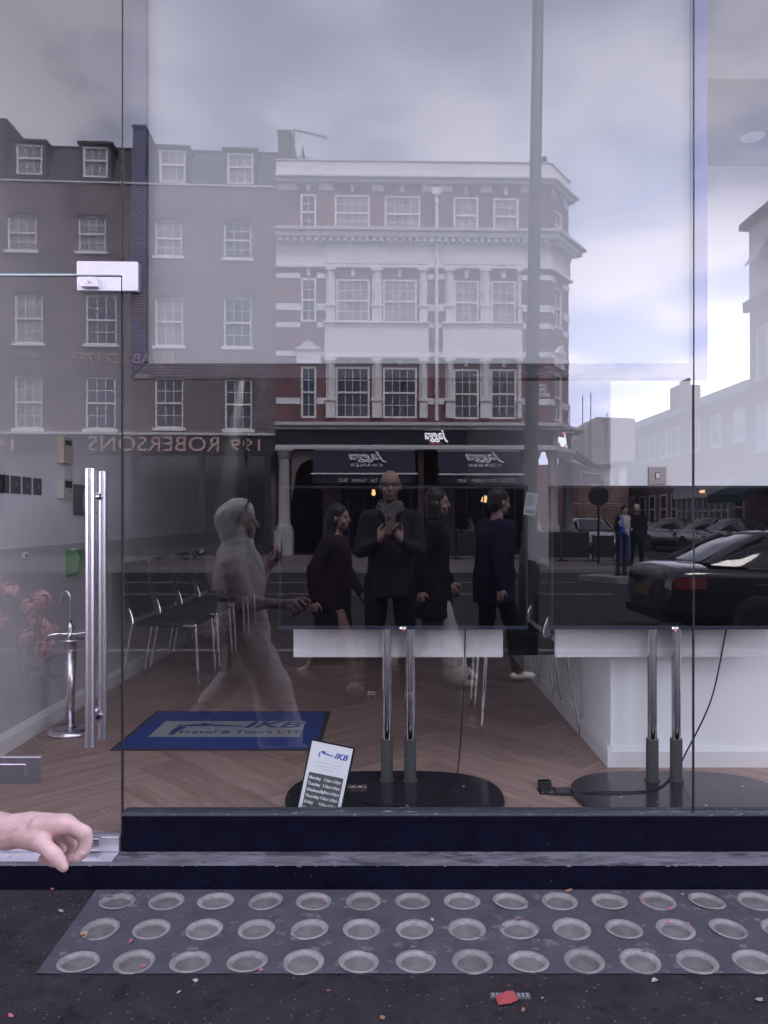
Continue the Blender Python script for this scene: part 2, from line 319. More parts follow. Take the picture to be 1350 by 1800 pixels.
ALU = mat('aluminium_trim', (0.62, 0.60, 0.66), 0.4, 0.8, var=0.15, vscale=20)
WHITE = mat('white_wall_paint', (0.88, 0.88, 0.90), 0.7, var=0.03, vscale=3)
WHITE2 = mat('white_skirting_gloss', (0.80, 0.78, 0.80), 0.35)
WALLL = mat('pale_grey_wall_paint', (0.88, 0.86, 0.89), 0.7, var=0.05, vscale=2)
DADO = mat('grey_dado_paint', (0.62, 0.59, 0.61), 0.6, var=0.06, vscale=2)
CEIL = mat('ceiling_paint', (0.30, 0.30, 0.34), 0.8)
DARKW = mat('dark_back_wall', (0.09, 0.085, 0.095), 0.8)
BLACKP = mat('black_plastic', (0.007, 0.007, 0.010), 0.4, spec=0.3)
SCREEN = mat('tv_screen', (0.0025, 0.0022, 0.004), 0.25, spec=0.08)
GREYP = mat('grey_sleeve', (0.055, 0.058, 0.055), 0.5)
BASEM = mat('stand_base_glass', (0.020, 0.021, 0.028), 0.16, spec=0.6, specks=(16, 0.05, (0.5, 0.5, 0.5)))
SHELFM = mat('white_laminate', (0.80, 0.78, 0.80), 0.45, var=0.04)
FRAMEB = mat('blue_anodised_frame', (0.020, 0.034, 0.17), 0.45, 0.2, var=0.35, vscale=5, dark=(4, 0.62, (0.09, 0.09, 0.13)))
FRAMEN = mat('navy_tarnished_frame', (0.006, 0.010, 0.05), 0.5, 0.1, var=0.6, vscale=6, dark=(6, 0.56, (0.012, 0.010, 0.018)))
FRAMED = mat('tarnished_frame', (0.012, 0.010, 0.016), 0.5, 0.0, var=0.5, vscale=6, dark=(5, 0.56, (0.09, 0.085, 0.10)), stretch=(0.5, 1, 2))
PANELM = banner_mat('pale_banner_vinyl', (0.72, 0.72, 0.745), 0.58)
GLASS = glass_mat('shop_glass', 0.10, (0.97, 0.985, 0.98))
CLEAR = mat('glass_edge', (0.10, 0.115, 0.12), 0.15, spec=0.6)
SEALM = mat('dark_sealant', (0.02, 0.02, 0.022), 0.5)
WOOD = wood_mat('herringbone_oak')

# ------------------------------------------------------------------ ground, pavements, road
KY = -3.45        # near kerb
def gq(mb, x0, x1, y0, y1, dz=0.0, ny=1):
    for i in range(ny):
        a = y0 + (y1 - y0) * i / ny; b = y0 + (y1 - y0) * (i + 1) / ny
        mb.quad((x0, a, zg(a) + dz), (x1, a, zg(a) + dz), (x1, b, zg(b) + dz), (x0, b, zg(b) + dz))
m = B(); m.box((-400, -400, -1.2), (400, 400, -0.75)); struct(m.build('ground', ROAD))
SX0, SX1, SY0, SY1 = -1.045, 2.29, 2.262, 2.732
m = B(); gq(m, -40, 40, KY + 0.15, SY0); gq(m, -40, SX0, SY0, 2.9); gq(m, SX1, 40, SY0, 2.9); gq(m, SX0, SX1, SY1, 2.9); gq(m, SX0 - 0.05, SX1 + 0.05, SY0 - 0.05, SY1 + 0.05, -0.05)
struct(m.build('pavement', ASPH))
zk = zg(KY); ZR0, ZR1, FKY = zk - 0.11, -0.205, -15.3
m = B()
for i in range(-40, 40):
    m.box((i + 0.004, KY, zk - 0.3), (i + 0.996, KY + 0.15, zk + 0.004))
struct(m.build('kerb', KERB, bevel=0.01))
m = B(); m.quad((-60, FKY, ZR1), (60, FKY, ZR1), (60, KY, ZR0), (-60, KY, ZR0)); struct(m.build('road', ROAD))
ZF = -0.085
m = B()
for i in range(-40, 9): m.box((i + 0.004, FKY - 0.15, -0.5), (i + 0.996, FKY, ZF + 0.004))
struct(m.build('far_kerb', KERB, bevel=0.01))
m = B(); m.box((-60, -26, -0.6), (8.6, FKY - 0.15, ZF)); struct(m.build('far_pavement', FLAG))
m = B(); m.box((15.0, -70, -0.6), (60, FKY, ZF)); m.box((-60, -70, -0.6), (8.5, -26, ZF)); struct(m.build('side_pavement', FLAG))
m = B(); m.quad((8.5, -120, ZR1), (15.0, -120, ZR1), (15.0, FKY, ZR1), (8.5, FKY, ZR1)); struct(m.build('side_road', ROAD))
LINE = mat('road_paint', (0.22, 0.21, 0.22), 0.7, var=0.3, vscale=8)
def roadz(y): return ZR0 + (ZR1 - ZR0) * (y - KY) / (FKY - KY)
m = B()
for yy, x0, x1 in ((-10.2, -30, 4.6), (-10.2, 5.1, 5.6), (-12.6, -30, 4.4), (-10.35, -9.2, -7.0)):
    m.quad((x0, yy, roadz(yy) + 0.004), (x1, yy, roadz(yy) + 0.004), (x1, yy + 0.1, roadz(yy + 0.1) + 0.004), (x0, yy + 0.1, roadz(yy + 0.1) + 0.004))
struct(m.build('road_marking', LINE))
# traffic island with two black posts
isl = B().prism([(4.6, -13.1), (5.3, -12.2), (9.5, -11.9), (9.5, -13.3), (5.2, -13.5)], lambda a, b, d: (a, b, d), -0.4, -0.09).build('traffic_island', KERB, bevel=0.02)
tag(struct(isl))
for px, nm in ((1086, 'nearer the two pedestrians'), (1098, 'beside the passing black car')):
    p = RF(px, 1000, 18.5)
    b = B(); b.lathe((p.x, p.y, -0.1), [(0.075, 0), (0.075, 0.06), (0.055, 0.09), (0.05, 0.95), (0.065, 0.98), (0.065, 1.03), (0.02, 1.06)], 12)
    o = b.build('bollard', BLACKP, smooth=True); tag(o, 'black post on the traffic island, %s' % nm, 'bollard', 'posts on the traffic island')

# pavement lights: concrete strip with round cast-glass lenses
S = empty('pavement_light_strip', (SX0, SY1, zg(SY1)))
tag(S, 'grey concrete strip with three rows of round glass lenses at the step', 'pavement light')
def loc_(x, y, dz=0.0): return (x - SX0, y - SY1, zg(y) - zg(SY1) + dz)
xs = [0.077 + 0.17 * k for k in range(-6, 13)]; ys = [2.66, 2.492, 2.322]
m = B(); xb = [SX0] + [(a + b) / 2 for a, b in zip(xs, xs[1:])] + [SX1]; yb = [SY1, 2.576, 2.407, SY0]; n = 24; RH = 0.060
for j in range(3):
    for i in range(len(xs)):
        cx, cy = xs[i], ys[j]; x0, x1, y1, y0 = xb[i], xb[i + 1], yb[j], yb[j + 1]; outer = []; inner = []
        for k in range(n):
            a = 2 * math.pi * k / n; dx, dy = math.cos(a), math.sin(a)
            tx = ((x1 - cx) if dx > 0 else (x0 - cx)) / dx if abs(dx) > 1e-6 else 9; ty = ((y1 - cy) if dy > 0 else (y0 - cy)) / dy if abs(dy) > 1e-6 else 9
            tt = min(tx, ty); outer.append(loc_(cx + dx * tt, cy + dy * tt, 0.003)); inner.append(loc_(cx + dx * RH, cy + dy * RH, 0.003))
        low = [(p[0], p[1], p[2] - 0.02) for p in inner]
        corners = [loc_(a, b, 0.003) for a, b in ((x0, y0), (x1, y0), (x1, y1), (x0, y1))]
        m.add(outer + inner + low, [(k, (k + 1) % n, n + (k + 1) % n, n + k) for k in range(n)] + [(n + k, n + (k + 1) % n, 2 * n + (k + 1) % n, 2 * n + k) for k in range(n)])
        for c in corners:
            near = sorted(range(n), key=lambda k: (Vector(outer[k]) - Vector(c)).length)[:2]; m.add([c, outer[near[0]], outer[near[1]]], [(0, 1, 2)])
m.build('concrete_frame', STRIP, S)
lm = []
for v in range(3):
    q = B(); q.k = 1
    q.lathe((0, 0, 0), [(0.0625, 0.002), (0.0605, 0.0042), (0.0500, 0.0022), (0.0462, -0.001), (0.0445, -0.0095)], 28)
    q.f.pop(); q.f.pop(); q.m = q.m[:-2]; q.k = 0
    q.lathe((0, 0, 0), [(0.0445, -0.0095), (0.0425, -0.0098), (0.036, -0.0082), (0.026, -0.0078 - 0.0006 * v), (0.018, -0.0066), (0.009, -0.0070), (0.0001, -0.0066)], 28)
    q.f.pop(); q.f and None
    q.m = q.m[:len(q.f)]
    lm.append(q.mesh('glass_lens', [LENSM, LENSR], True))
for j in range(3):
    for i in range(len(xs)):
        o = bpy.data.objects.new('glass_lens', lm[(i * 7 + j) % 3]); COL.objects.link(o); o.parent = S
        o.location = loc_(xs[i] + random.uniform(-.002, .002), ys[j] + random.uniform(-.002, .002), 0.0); o.rotation_euler = (R_(2.3) + random.uniform(-.03, .03), random.uniform(-.03, .03), random.uniform(0, 6)); s = random.uniform(0.97, 1.03); o.scale = (s, s, 1)
SMEAR = mat('dried_mortar', (0.13, 0.12, 0.13), 0.9, var=0.4, vscale=40); rg = random.Random(21)
for j in range(3):
    for i in range(len(xs)):
        if xs[i] > 1.7 or rg.random() > (0.25, 0.45, 0.9)[j]: continue
        q = B()
        for c_ in range(rg.randint(1, 3)):
            a0 = rg.uniform(0, 6.28); ro = rg.uniform(.062, .074); cx, cy = xs[i] + ro * math.cos(a0), ys[j] + ro * math.sin(a0); nn = 11; sz = rg.uniform(.008, .021); pts = []
            for k in range(nn): t_ = 2 * math.pi * k / nn; rr = sz * rg.uniform(.35, 1.0); pts.append((cx + rr * 1.5 * math.cos(t_), min(max(cy + rr * math.sin(t_), SY0 + .002), SY1 - .002)))
            q.add([loc_(x, y, .0044) for x, y in pts] + [loc_(cx, cy, .0052)] + [loc_(x, y, .003) for x, y in pts], [(k, (k + 1) % nn, nn) for k in range(nn)] + [(k, nn + 1 + k, nn + 1 + (k + 1) % nn, (k + 1) % nn) for k in range(nn)])
        q.build('mortar_smear', SMEAR, S)
# litter on the pavement
PINK = mat('pink_petal', (0.42, 0.12, 0.21), 0.6, rnd=0.2); SCRAP = mat('paper_scrap', (0.36, 0.34, 0.345), 0.8, rnd=0.2); REDP = mat('red_paper', (0.34, 0.055, 0.065), 0.7); LEAFB = mat('dry_leaf', (0.30, 0.17, 0.11), 0.8, rnd=0.3)
def scrap(px, py, size, m, nm, label, cat, grp=None, n=6):
    # find the ground point under the pixel
    D = 2.3
    for _ in range(30): D = (CZ - zg(D)) * F / (py - PY0)
    x = (px - PX0) * D / F; b = B(); rg = random.Random(px * 7 + py); pts = []
    for k in range(n):
        a = 2 * math.pi * k / n + rg.uniform(-.3, .3); r = size * rg.uniform(0.55, 1.0); pts.append((r * math.cos(a) * 1.3, r * math.sin(a) * 0.8))
    hs = [rg.uniform(0.001, 0.4 * size) for _ in range(n)]
    top = [(p[0], p[1], h + 0.0012) for p, h in zip(pts, hs)]; bot = [(p[0], p[1], h) for p, h in zip(pts, hs)]
    b.add(top + [(0, 0, 0.0018)] + bot + [(0, 0, 0.0006)], [(k, (k + 1) % n, n) for k in range(n)] + [(n + 1 + (k + 1) % n, n + 1 + k, 2 * n + 1) for k in range(n)] + [(k, n + 1 + k, n + 1 + (k + 1) % n, (k + 1) % n) for k in range(n)])
    o = b.build(nm, m, loc=(x, D, zg(D) + 0.005), rotz=rg.uniform(0, 6)); tag(o, label, cat, grp); return o
for px, py, s in ((566, 1583, .008), (1129, 1584, .009), (1230, 1602, .006), (478, 1615, .008), (230, 1659, .011), (250, 1702, .010), (459, 1709, .011), (1172, 1584, .006), (1178, 1600, .010), (1174, 1625, .011), (1210, 1627, .008), (910, 1618, .009), (92, 1566, .008), (364, 1562, .007), (18, 1790, .010), (577, 1745, .006), (725, 1655, .006)):
    scrap(px, py, s, PINK, 'petal', 'tiny pink petal fallen on the grey pavement by the step', 'petal', 'pink petals on the pavement')
for px, py, s in ((107, 1605, .010), (344, 1728, .010), (314, 1748, .007), (760, 1621, .011), (1150, 1727, .012), (1335, 1762, .012), (953, 1758, .005)):
    scrap(px, py, s, SCRAP, 'paper_scrap', 'pale torn paper scrap lying on the dark pavement', 'litter', 'pale scraps on the pavement')
for px, py, s in ((142, 1556, .016), (398, 1558, .011), (147, 1645, .012), (150, 1650, .010), (1000, 1570, .014), (1200, 1576, .010), (920, 1780, .009), (205, 1711, .007), (672, 1793, .01)):
    scrap(px, py, s, LEAFB, 'dry_leaf', 'brown crumpled dry leaf bit near the shop step', 'leaf', 'dry leaf bits near the step')
D = (CZ + 0.022) * F / (1760 - PY0); b = B(); b.add([(-.03, -.016, .001), (.004, -.022, .004), (.007, .014, .016), (-.026, .018, .003), (.032, -.010, .002), (.030, .018, .010)], [(0, 1, 2, 3), (1, 4, 5, 2)])
o = b.build('red_paper', REDP, loc=((890 - PX0) * D / F, D, zg(D) + .006), rotz=0.25); md = o.modifiers.new('t', 'SOLIDIFY'); md.thickness = 0.0012; tag(o, 'folded bright red paper scrap on the pavement', 'litter')
# cast name plate set in the pavement
D = 2.165; zz0 = zg(D)
pl = B(); pl.box((-0.058, -0.012, -0.01), (0.058, 0.012, 0.004)); po = pl.build('cover_plate', mat('cast_plate', (0.10, 0.095, 0.10), 0.6, 0.3, var=0.4, vscale=60), loc=((897 - PX0) * D / F, D, zz0), bevel=0.002)
for i in range(9):
    q = B(); q.box((-0.052 + i * 0.012, -0.008, 0.004), (-0.044 + i * 0.012, 0.008, 0.006)); q.build('raised_bar', ALU, po)
tag(po, 'small worn metal cover plate set into the pavement under red paper', 'cover plate')

# ------------------------------------------------------------------ shop front (step, stall riser, glass)
FLZ = 0.14
m = B(); m.box((-6, 2.735, -0.3), (6, 2.93, 0.087)); m.k = 1; m.box((-6, 2.733, 0.0871), (6, 2.93, 0.0885))
struct(m.build('step', [NAVY, LEDGE], bevel=0.004))
# crumbled edge of the step stone
m = B(); rg = random.Random(3)
for i in range(110):
    x = -2.2 + i * 0.04 + rg.uniform(-.03, .03); s = rg.uniform(.0015, .007) * rg.random(); m.ell((x, 2.734 + rg.uniform(-.002, .006), 0.086), (s * 1.8, s, s * .7), 6, 4)
o = m.build('step_edge_crumbs', LEDGE, smooth=True); tag(o, 'rough crumbled stone along the edge of the shop step', 'stone edge', kind='stuff')
r = B(); r.box((-0.993, 2.842, 0.0887), (4.0, 2.90, 0.222)); rv = r.build('stall_riser', NAVY, bevel=0.004)
q = B(); q.box((-0.995, 2.834, 0.2225), (4.0, 2.905, 0.232)); q.build('sill_bead', CHIP, rv, bevel=0.003)
q = B(); q.box((-0.993, 2.838, 0.205), (4.0, 2.8418, 0.2222)); q.build('bead', NAVY, rv)
tag(rv, 'navy black painted panel below the shop window with chipped top edge', 'stall riser')
# panes
def pane(name, x0, x1, z0, z1, label, y=G):
    b = B(); b.k = 0; b.quad((x0, y, z0), (x1, y, z0), (x1, y, z1), (x0, y, z1)); b.k = 1
    for a, c in (((x0, z0), (x0, z1)), ((x1, z0), (x1, z1)), ((x0, z1), (x1, z1)), ((x0, z0), (x1, z0))):
        b.quad((a[0], y, a[1]), (c[0], y, c[1]), (c[0], y + 0.011, c[1]), (a[0], y + 0.011, a[1]))
    o = b.build(name, [GLASS, CLEAR]); return tag(o, label, 'window') if label else o
GX1, GX2 = -0.991, 1.1265
pane('window_pane', GX1, GX2 - 0.002, 0.2325, 3.60, 'large clear shop window pane reflecting the corner building')
pane('window_pane', GX2 + 0.002, 3.3, 0.2325, 3.60, 'shop window pane beyond the seam, reflecting the black car')
pane('window_pane', -1.93, -0.9965, 2.231, 3.60, 'glass transom pane above the shop door')
for x, nm in ((-0.9937, 'beside the door'), (GX2, 'crossing the blue banner frame')):
    b = B(); b.box((x - 0.0022, G - 0.0015, 0.2325 if x > 0 else 0.15), (x + 0.0022, G + 0.012, 3.60)); o = b.build('glass_seam', SEALM); tag(o, 'dark sealed upright seam between glass sheets, %s' % nm, 'seal', 'seams between glass sheets')
# glass door with patch fittings
DR = empty('glass_door', (-0.9965, G, 0.09)); tag(DR, 'frameless glass shop door with long steel bar handles', 'door')
def dl(p): return (p[0] + 0.9965, p[1] - G, p[2] - 0.09)
b = B(); b.k = 0; b.quad(*[dl(p) for p in ((-1.93, G, 0.15), (-0.9985, G, 0.15), (-0.9985, G, 2.2225), (-1.93, G, 2.2225))]); b.k = 1
for a, c in (((-1.93, 0.15), (-1.93, 2.2225)), ((-0.9985, 0.15), (-0.9985, 2.2225)), ((-1.93, 2.2225), (-0.9985, 2.2225))):
    b.quad(dl((a[0], G, a[1])), dl((c[0], G, c[1])), dl((c[0], G + 0.011, c[1])), dl((a[0], G + 0.011, a[1])))
b.build('door_pane', [GLASS, CLEAR], DR)
b = B(); b.box(dl((-1.93, G - 0.004, 2.2235)), dl((-1.0, G + 0.013, 2.2300))); b.build('top_edge', mat('pale_edge_line', (0.55, 0.68, 0.68), 0.3), DR)
# L-shaped top patch and its lock plate
def pxz(px, py, D=G - 0.02): return ((px - PX0) * D / F, CZ - (py - PY0) * D / F)
b = B(); poly = [pxz(*p) for p in ((135, 459), (242, 460), (242, 512), (215, 512), (215, 485), (135, 484))]
b.prism(poly, lambda a, c, d: dl((a, d, c)), G - 0.022, G - 0.002); b.build('patch_fitting', SATIN, DR, bevel=0.003)
b = B(); poly = [pxz(*p) for p in ((135, 487), (213, 487), (213, 512), (136, 511))]
b.prism(poly, lambda a, c, d: dl((a, d, c)), G - 0.022, G - 0.002); lk = b.build('lock_plate', SATIN, DR, bevel=0.002)
b = B(); poly = [pxz(*p) for p in ((140, 489), (173, 489), (175, 507), (146, 507))]
b.prism(poly, lambda a, c, d: dl((a, d, c)), G - 0.040, G - 0.022); b.build('lock_body', SATIN, lk, bevel=0.003)
x, z = pxz(160, 498); b = B(); b.cyl(dl((x, G - 0.043, z)), dl((x, G - 0.04, z)), 0.006, n=16); b.build('keyhole', STEEL, lk)
# bar handles
for D, px, y0, y1, nm in ((G - 0.05, 158.5, 823, 1313, 'bar_handle'), (G + 0.055, 180.5, 828, 1300, 'bar_handle')):
    p0, p1 = V(px, y0, D), V(px, y1, D); b = B(); b.cyl(dl(p0), dl(p1), 0.0175 if D < G else 0.0165, n=24); hb = b.build(nm, STEEL, DR, angle=40, bevel=0.002)
    for yy in (873, 1256):
        zz_ = V(px, yy, D).z; b = B(); ye = G - 0.001 if D < G else G + 0.012; b.cyl(dl((p0.x, D, zz_)), dl((p0.x, ye, zz_)), 0.009, n=14); b.cyl(dl((p0.x, ye - (0.006 if D < G else -0.006), zz_)), dl((p0.x, ye, zz_)), 0.014, n=18); b.build('standoff', CHROME, hb, angle=40)
# letter plate and bottom rail, threshold
b = B(); a0, a1 = V(-4, 1330, G - 0.008), V(72, 1378, G - 0.008); b.box(dl((-1.58, G - 0.012, a0.z)), dl((a1.x, G - 0.001, a1.z))); lp = b.build('letter_plate', STEEL, DR, bevel=0.002)
a0, a1 = V(0, 1343, G - 0.012), V(45, 1366, G - 0.012); b = B(); b.box(dl((-1.55, G - 0.016, a0.z)), dl((a1.x, G - 0.0125, a1.z))); b.build('flap', STEEL, lp, bevel=0.002)
b = B(); b.box(dl((-1.93, G - 0.018, 0.093)), dl((-1.0, G + 0.03, 0.149))); br = b.build('bottom_rail', ALU, DR, bevel=0.003)
b = B(); a0, a1 = V(95, 1472, G - 0.03), V(176, 1494, G - 0.03); b.box(dl((a0.x, G - 0.04, a0.z)), dl((a1.x, G - 0.018, a1.z))); bl = b.build('floor_lock', STEEL, br, bevel=0.003)
for k in (0, 1): b = B(); b.cyl(dl((a1.x - 0.022, G - 0.042, a0.z - 0.014 - 0.012 * k)), dl((a1.x - 0.022, G - 0.04, a0.z - 0.014 - 0.012 * k)), 0.003, n=10); b.build('screw', CHROME, br)
b = B(); b.box((-1.95, 2.76, 0.0887), (-1.0, 2.85, 0.0925)); th = b.build('threshold', ALU, bevel=0.001); tag(th, 'pale metal threshold strip under the glass door', 'threshold')
for px in (20, 172): b = B(); x = (px - PX0) * 2.8 / F; b.cyl((x, 2.79, 0.0925), (x, 2.79, 0.0932), 0.003, n=8); b.build('screw', SEALM, th)

# unseen building shell around the shop, added and cut low to shape the light
SHW = mat('unseen_shop_wall', (0.30, 0.26, 0.24), 0.8, var=0.2, vscale=1)
m = B(); m.box((-14, 2.80, 3.62), (14, 3.2, 4.5)); m.box((-14, 2.80, -0.3), (-2.12, 3.2, 3.62)); m.box((3.3, 2.80, -0.3), (14, 3.2, 3.62)); struct(m.build('shop_building_wall', SHW))
m = B(); m.box((-2.3, 2.55, 3.66), (3.6, 2.798, 4.15)); o = m.build('shade_fascia_box', NAVY); tag(o, 'unseen navy fascia box added above the window to shade it', 'fascia')  # fascia added out of view to shade the top of the banner
m = B(); m.box((-2.118, 2.78, 0.09), (-1.935, 2.95, 3.62)); struct(m.build('door_jamb', NAVY))

# ------------------------------------------------------------------ interior room
WX, PWX, PWY, BKY = -1.95, 1.05, 3.66, 10.5
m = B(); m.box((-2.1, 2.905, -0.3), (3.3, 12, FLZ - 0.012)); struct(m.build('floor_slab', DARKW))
FLOOR = empty('floor', (0, 2.9, FLZ)); struct(FLOOR)
def clip(poly, ax, v, keep_gt):
    outp = []
    for i in range(len(poly)):
        a, b = poly[i], poly[(i + 1) % len(poly)]; ia = (a[ax] > v) == keep_gt; ib = (b[ax] > v) == keep_gt
        if ia: outp.append(a)
        if ia != ib:
            t = (v - a[ax]) / (b[ax] - a[ax]); outp.append((a[0] + t * (b[0] - a[0]), a[1] + t * (b[1] - a[1])))
    return outp
PW, PN = 0.185, 5
cs, sn = math.cos(R_(45)), math.sin(R_(45)); npl = 0
for k in range(-60, 60):
    for mm in range(-8, 9):
        for kind in (0, 1):
            if kind == 0: r0 = (k + 2 * PN * mm, k, k + 2 * PN * mm + PN, k + 1)
            else: r0 = (k + PN + 2 * PN * mm, k - PN + 1, k + PN + 2 * PN * mm + 1, k + 1)
            g = 0.008
            cx, cy = (r0[0] + r0[2]) / 2 * PW, (r0[1] + r0[3]) / 2 * PW
            wx, wy = cs * cx - sn * cy - 0.4, sn * cx + cs * cy + 5.2
            if not (-2.5 < wx < 2.3 and 2.4 < wy < 8.6) or (wx > 1.5 and wy > 4.2): continue
            if wx > 1.45 and wy > 4.1: continue
            poly = []
            for a, c in ((r0[0] + g, r0[1] + g), (r0[2] - g, r0[1] + g), (r0[2] - g, r0[3] - g), (r0[0] + g, r0[3] - g)):
                a *= PW; c *= PW; poly.append((cs * a - sn * c - 0.4, sn * a + cs * c + 5.2))
            for ax, v, gt in ((0, -1.96, True), (0, 2.2, False), (1, 2.9055 if wx > -0.95 else 2.905, True)):
                if len(poly) > 2: poly = clip(poly, ax, v, gt)
            if len(poly) < 3: continue
            ang = R_(45) if kind == 0 else R_(135); ca, sa = math.cos(-ang), math.sin(-ang)
            loc = [(ca * (p[0] - wx) - sa * (p[1] - wy), sa * (p[0] - wx) + ca * (p[1] - wy)) for p in poly]
            dz = random.uniform(-0.0006, 0.0006); b = B(); b.prism(loc, lambda a, c, d: (a, c, d), -0.012, dz)
            o = b.build('plank', WOOD, FLOOR, loc=(wx, wy - 2.9, 0), rotz=ang); npl += 1
print('planks', npl)
m = B(); m.box((-2.1, 8.5, FLZ - 0.012), (1.05, BKY, FLZ - 0.001)); struct(m.build('floor_far', mat('far_floor_wood', (0.26, 0.18, 0.155), 0.45, var=0.25, vscale=4)))
m = B(); m.box((-2.1, 2.905, FLZ - 0.1), (WX, BKY, 3.88)); struct(m.build('wall_left', WALLL))
m = B(); m.box((WX, 2.96, FLZ + 0.001), (WX + 0.006, BKY, 1.165)); struct(m.build('wall_dado', DADO))
m = B(); m.prism([(WX + 0.0061, FLZ + 0.0005), (WX + 0.026, FLZ + 0.0005), (WX + 0.026, FLZ + 0.075), (WX + 0.014, FLZ + 0.1), (WX + 0.0061, FLZ + 0.105)], lambda a, c, d: (a, d, c), 2.96, BKY); struct(m.build('skirting_left', WHITE2))
m = B(); m.box((PWX, PWY, FLZ - 0.1), (3.3, BKY, 3.56)); struct(m.build('wall_partition', WHITE))
m = B()
m.prism([(0.0005, 0), (-0.02, 0), (-0.02, 0.075), (-0.012, 0.092), (0.0005, 0.097)], lambda a, c, d: (PWX + a, d, FLZ + 0.0005 + c), PWY - 0.02, BKY)
m.prism([(-0.0005, 0), (-0.0205, 0), (-0.0205, 0.075), (-0.0125, 0.092), (-0.0005, 0.0975)], lambda a, c, d: (d, PWY + a, FLZ + 0.0005 + c), PWX - 0.0195, 3.3); struct(m.build('skirting_partition', WHITE2))
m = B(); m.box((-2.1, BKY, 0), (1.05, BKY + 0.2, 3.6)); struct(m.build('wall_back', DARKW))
m = B(); m.box((3.3, 2.9, 0), (3.4, PWY, 3.6)); struct(m.build('wall_right', WHITE))
m = B(); m.box((-1.57, 2.94, 3.57), (1.159, BKY, 3.88)); m.k = 1; m.box((1.16, 2.99, 3.0), (3.3, PWY + .5, 3.88)); m.k = 0; m.box((-2.1, 2.87, 3.881), (3.3, BKY, 3.98)); struct(m.build('ceiling', [CEIL, mat('dimmed_nook_ceiling', (0.09, 0.09, 0.11), 0.8)]))  # nook ceiling darkened in its colour to offset the strong light there
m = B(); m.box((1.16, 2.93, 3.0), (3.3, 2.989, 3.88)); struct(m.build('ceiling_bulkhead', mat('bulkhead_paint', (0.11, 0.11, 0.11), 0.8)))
# downlight
c = V(1323, 238, 3.37); b = B(); b.lathe((0, 0, 0), [(0.052, 0.0), (0.05, -0.006), (0.038, -0.006), (0.034, 0.0), (0.030, 0.014)], 24); dlo = b.build('downlight', WHITE2, smooth=True, loc=(c.x, c.y, 2.9995))
b = B(); b.lathe((0, 0, 0), [(0.029, 0.012), (0.02, 0.004), (0.001, 0.002)], 18); b.build('lamp', CHROME, dlo, smooth=True); tag(dlo, 'round white recessed ceiling spotlight, unlit', 'downlight')
# framed banner hung inside the window
BX0, BX1, BZ0, BZ1, BY = (231 - PX0) * 2.88 / F, (1243 - PX0) * 2.88 / F, V(0, 668, 2.90).z, 3.55, 2.872
BN = empty('hanging_banner', (0, BY, BZ0)); tag(BN, 'large blank pale banner in a worn blue frame hung inside the window', 'banner')
fw = 0.058
b = B(); b.quad((BX0 + fw * .6, 0.028, fw * .6), (BX1 - fw * .6, 0.028, fw * .6), (BX1 - fw * .6, 0.028, BZ1 - BZ0), (BX0 + fw * .6, 0.028, BZ1 - BZ0)); b.build('banner_sheet', PANELM, BN)
b = B(); b.prism([(BX0, 0), (BX0 + fw, fw), (BX0 + fw, BZ1 - BZ0), (BX0, BZ1 - BZ0)], lambda a, c, d: (a, d, c), 0, 0.05); b.build('frame_bar', FRAMEN, BN, bevel=0.004)
b = B(); b.prism([(BX1, 0), (BX1 - fw, fw), (BX1 - fw, BZ1 - BZ0), (BX1, BZ1 - BZ0)], lambda a, c, d: (a, d, c), 0, 0.05); b.build('frame_bar', FRAMEB, BN, bevel=0.004)
b = B(); b.prism([(BX0, 0), (BX1, 0), (BX1 - fw, fw), (BX0 + fw, fw)], lambda a, c, d: (a, d, c), 0, 0.05); b.build('frame_bar', FRAMED, BN, bevel=0.004)

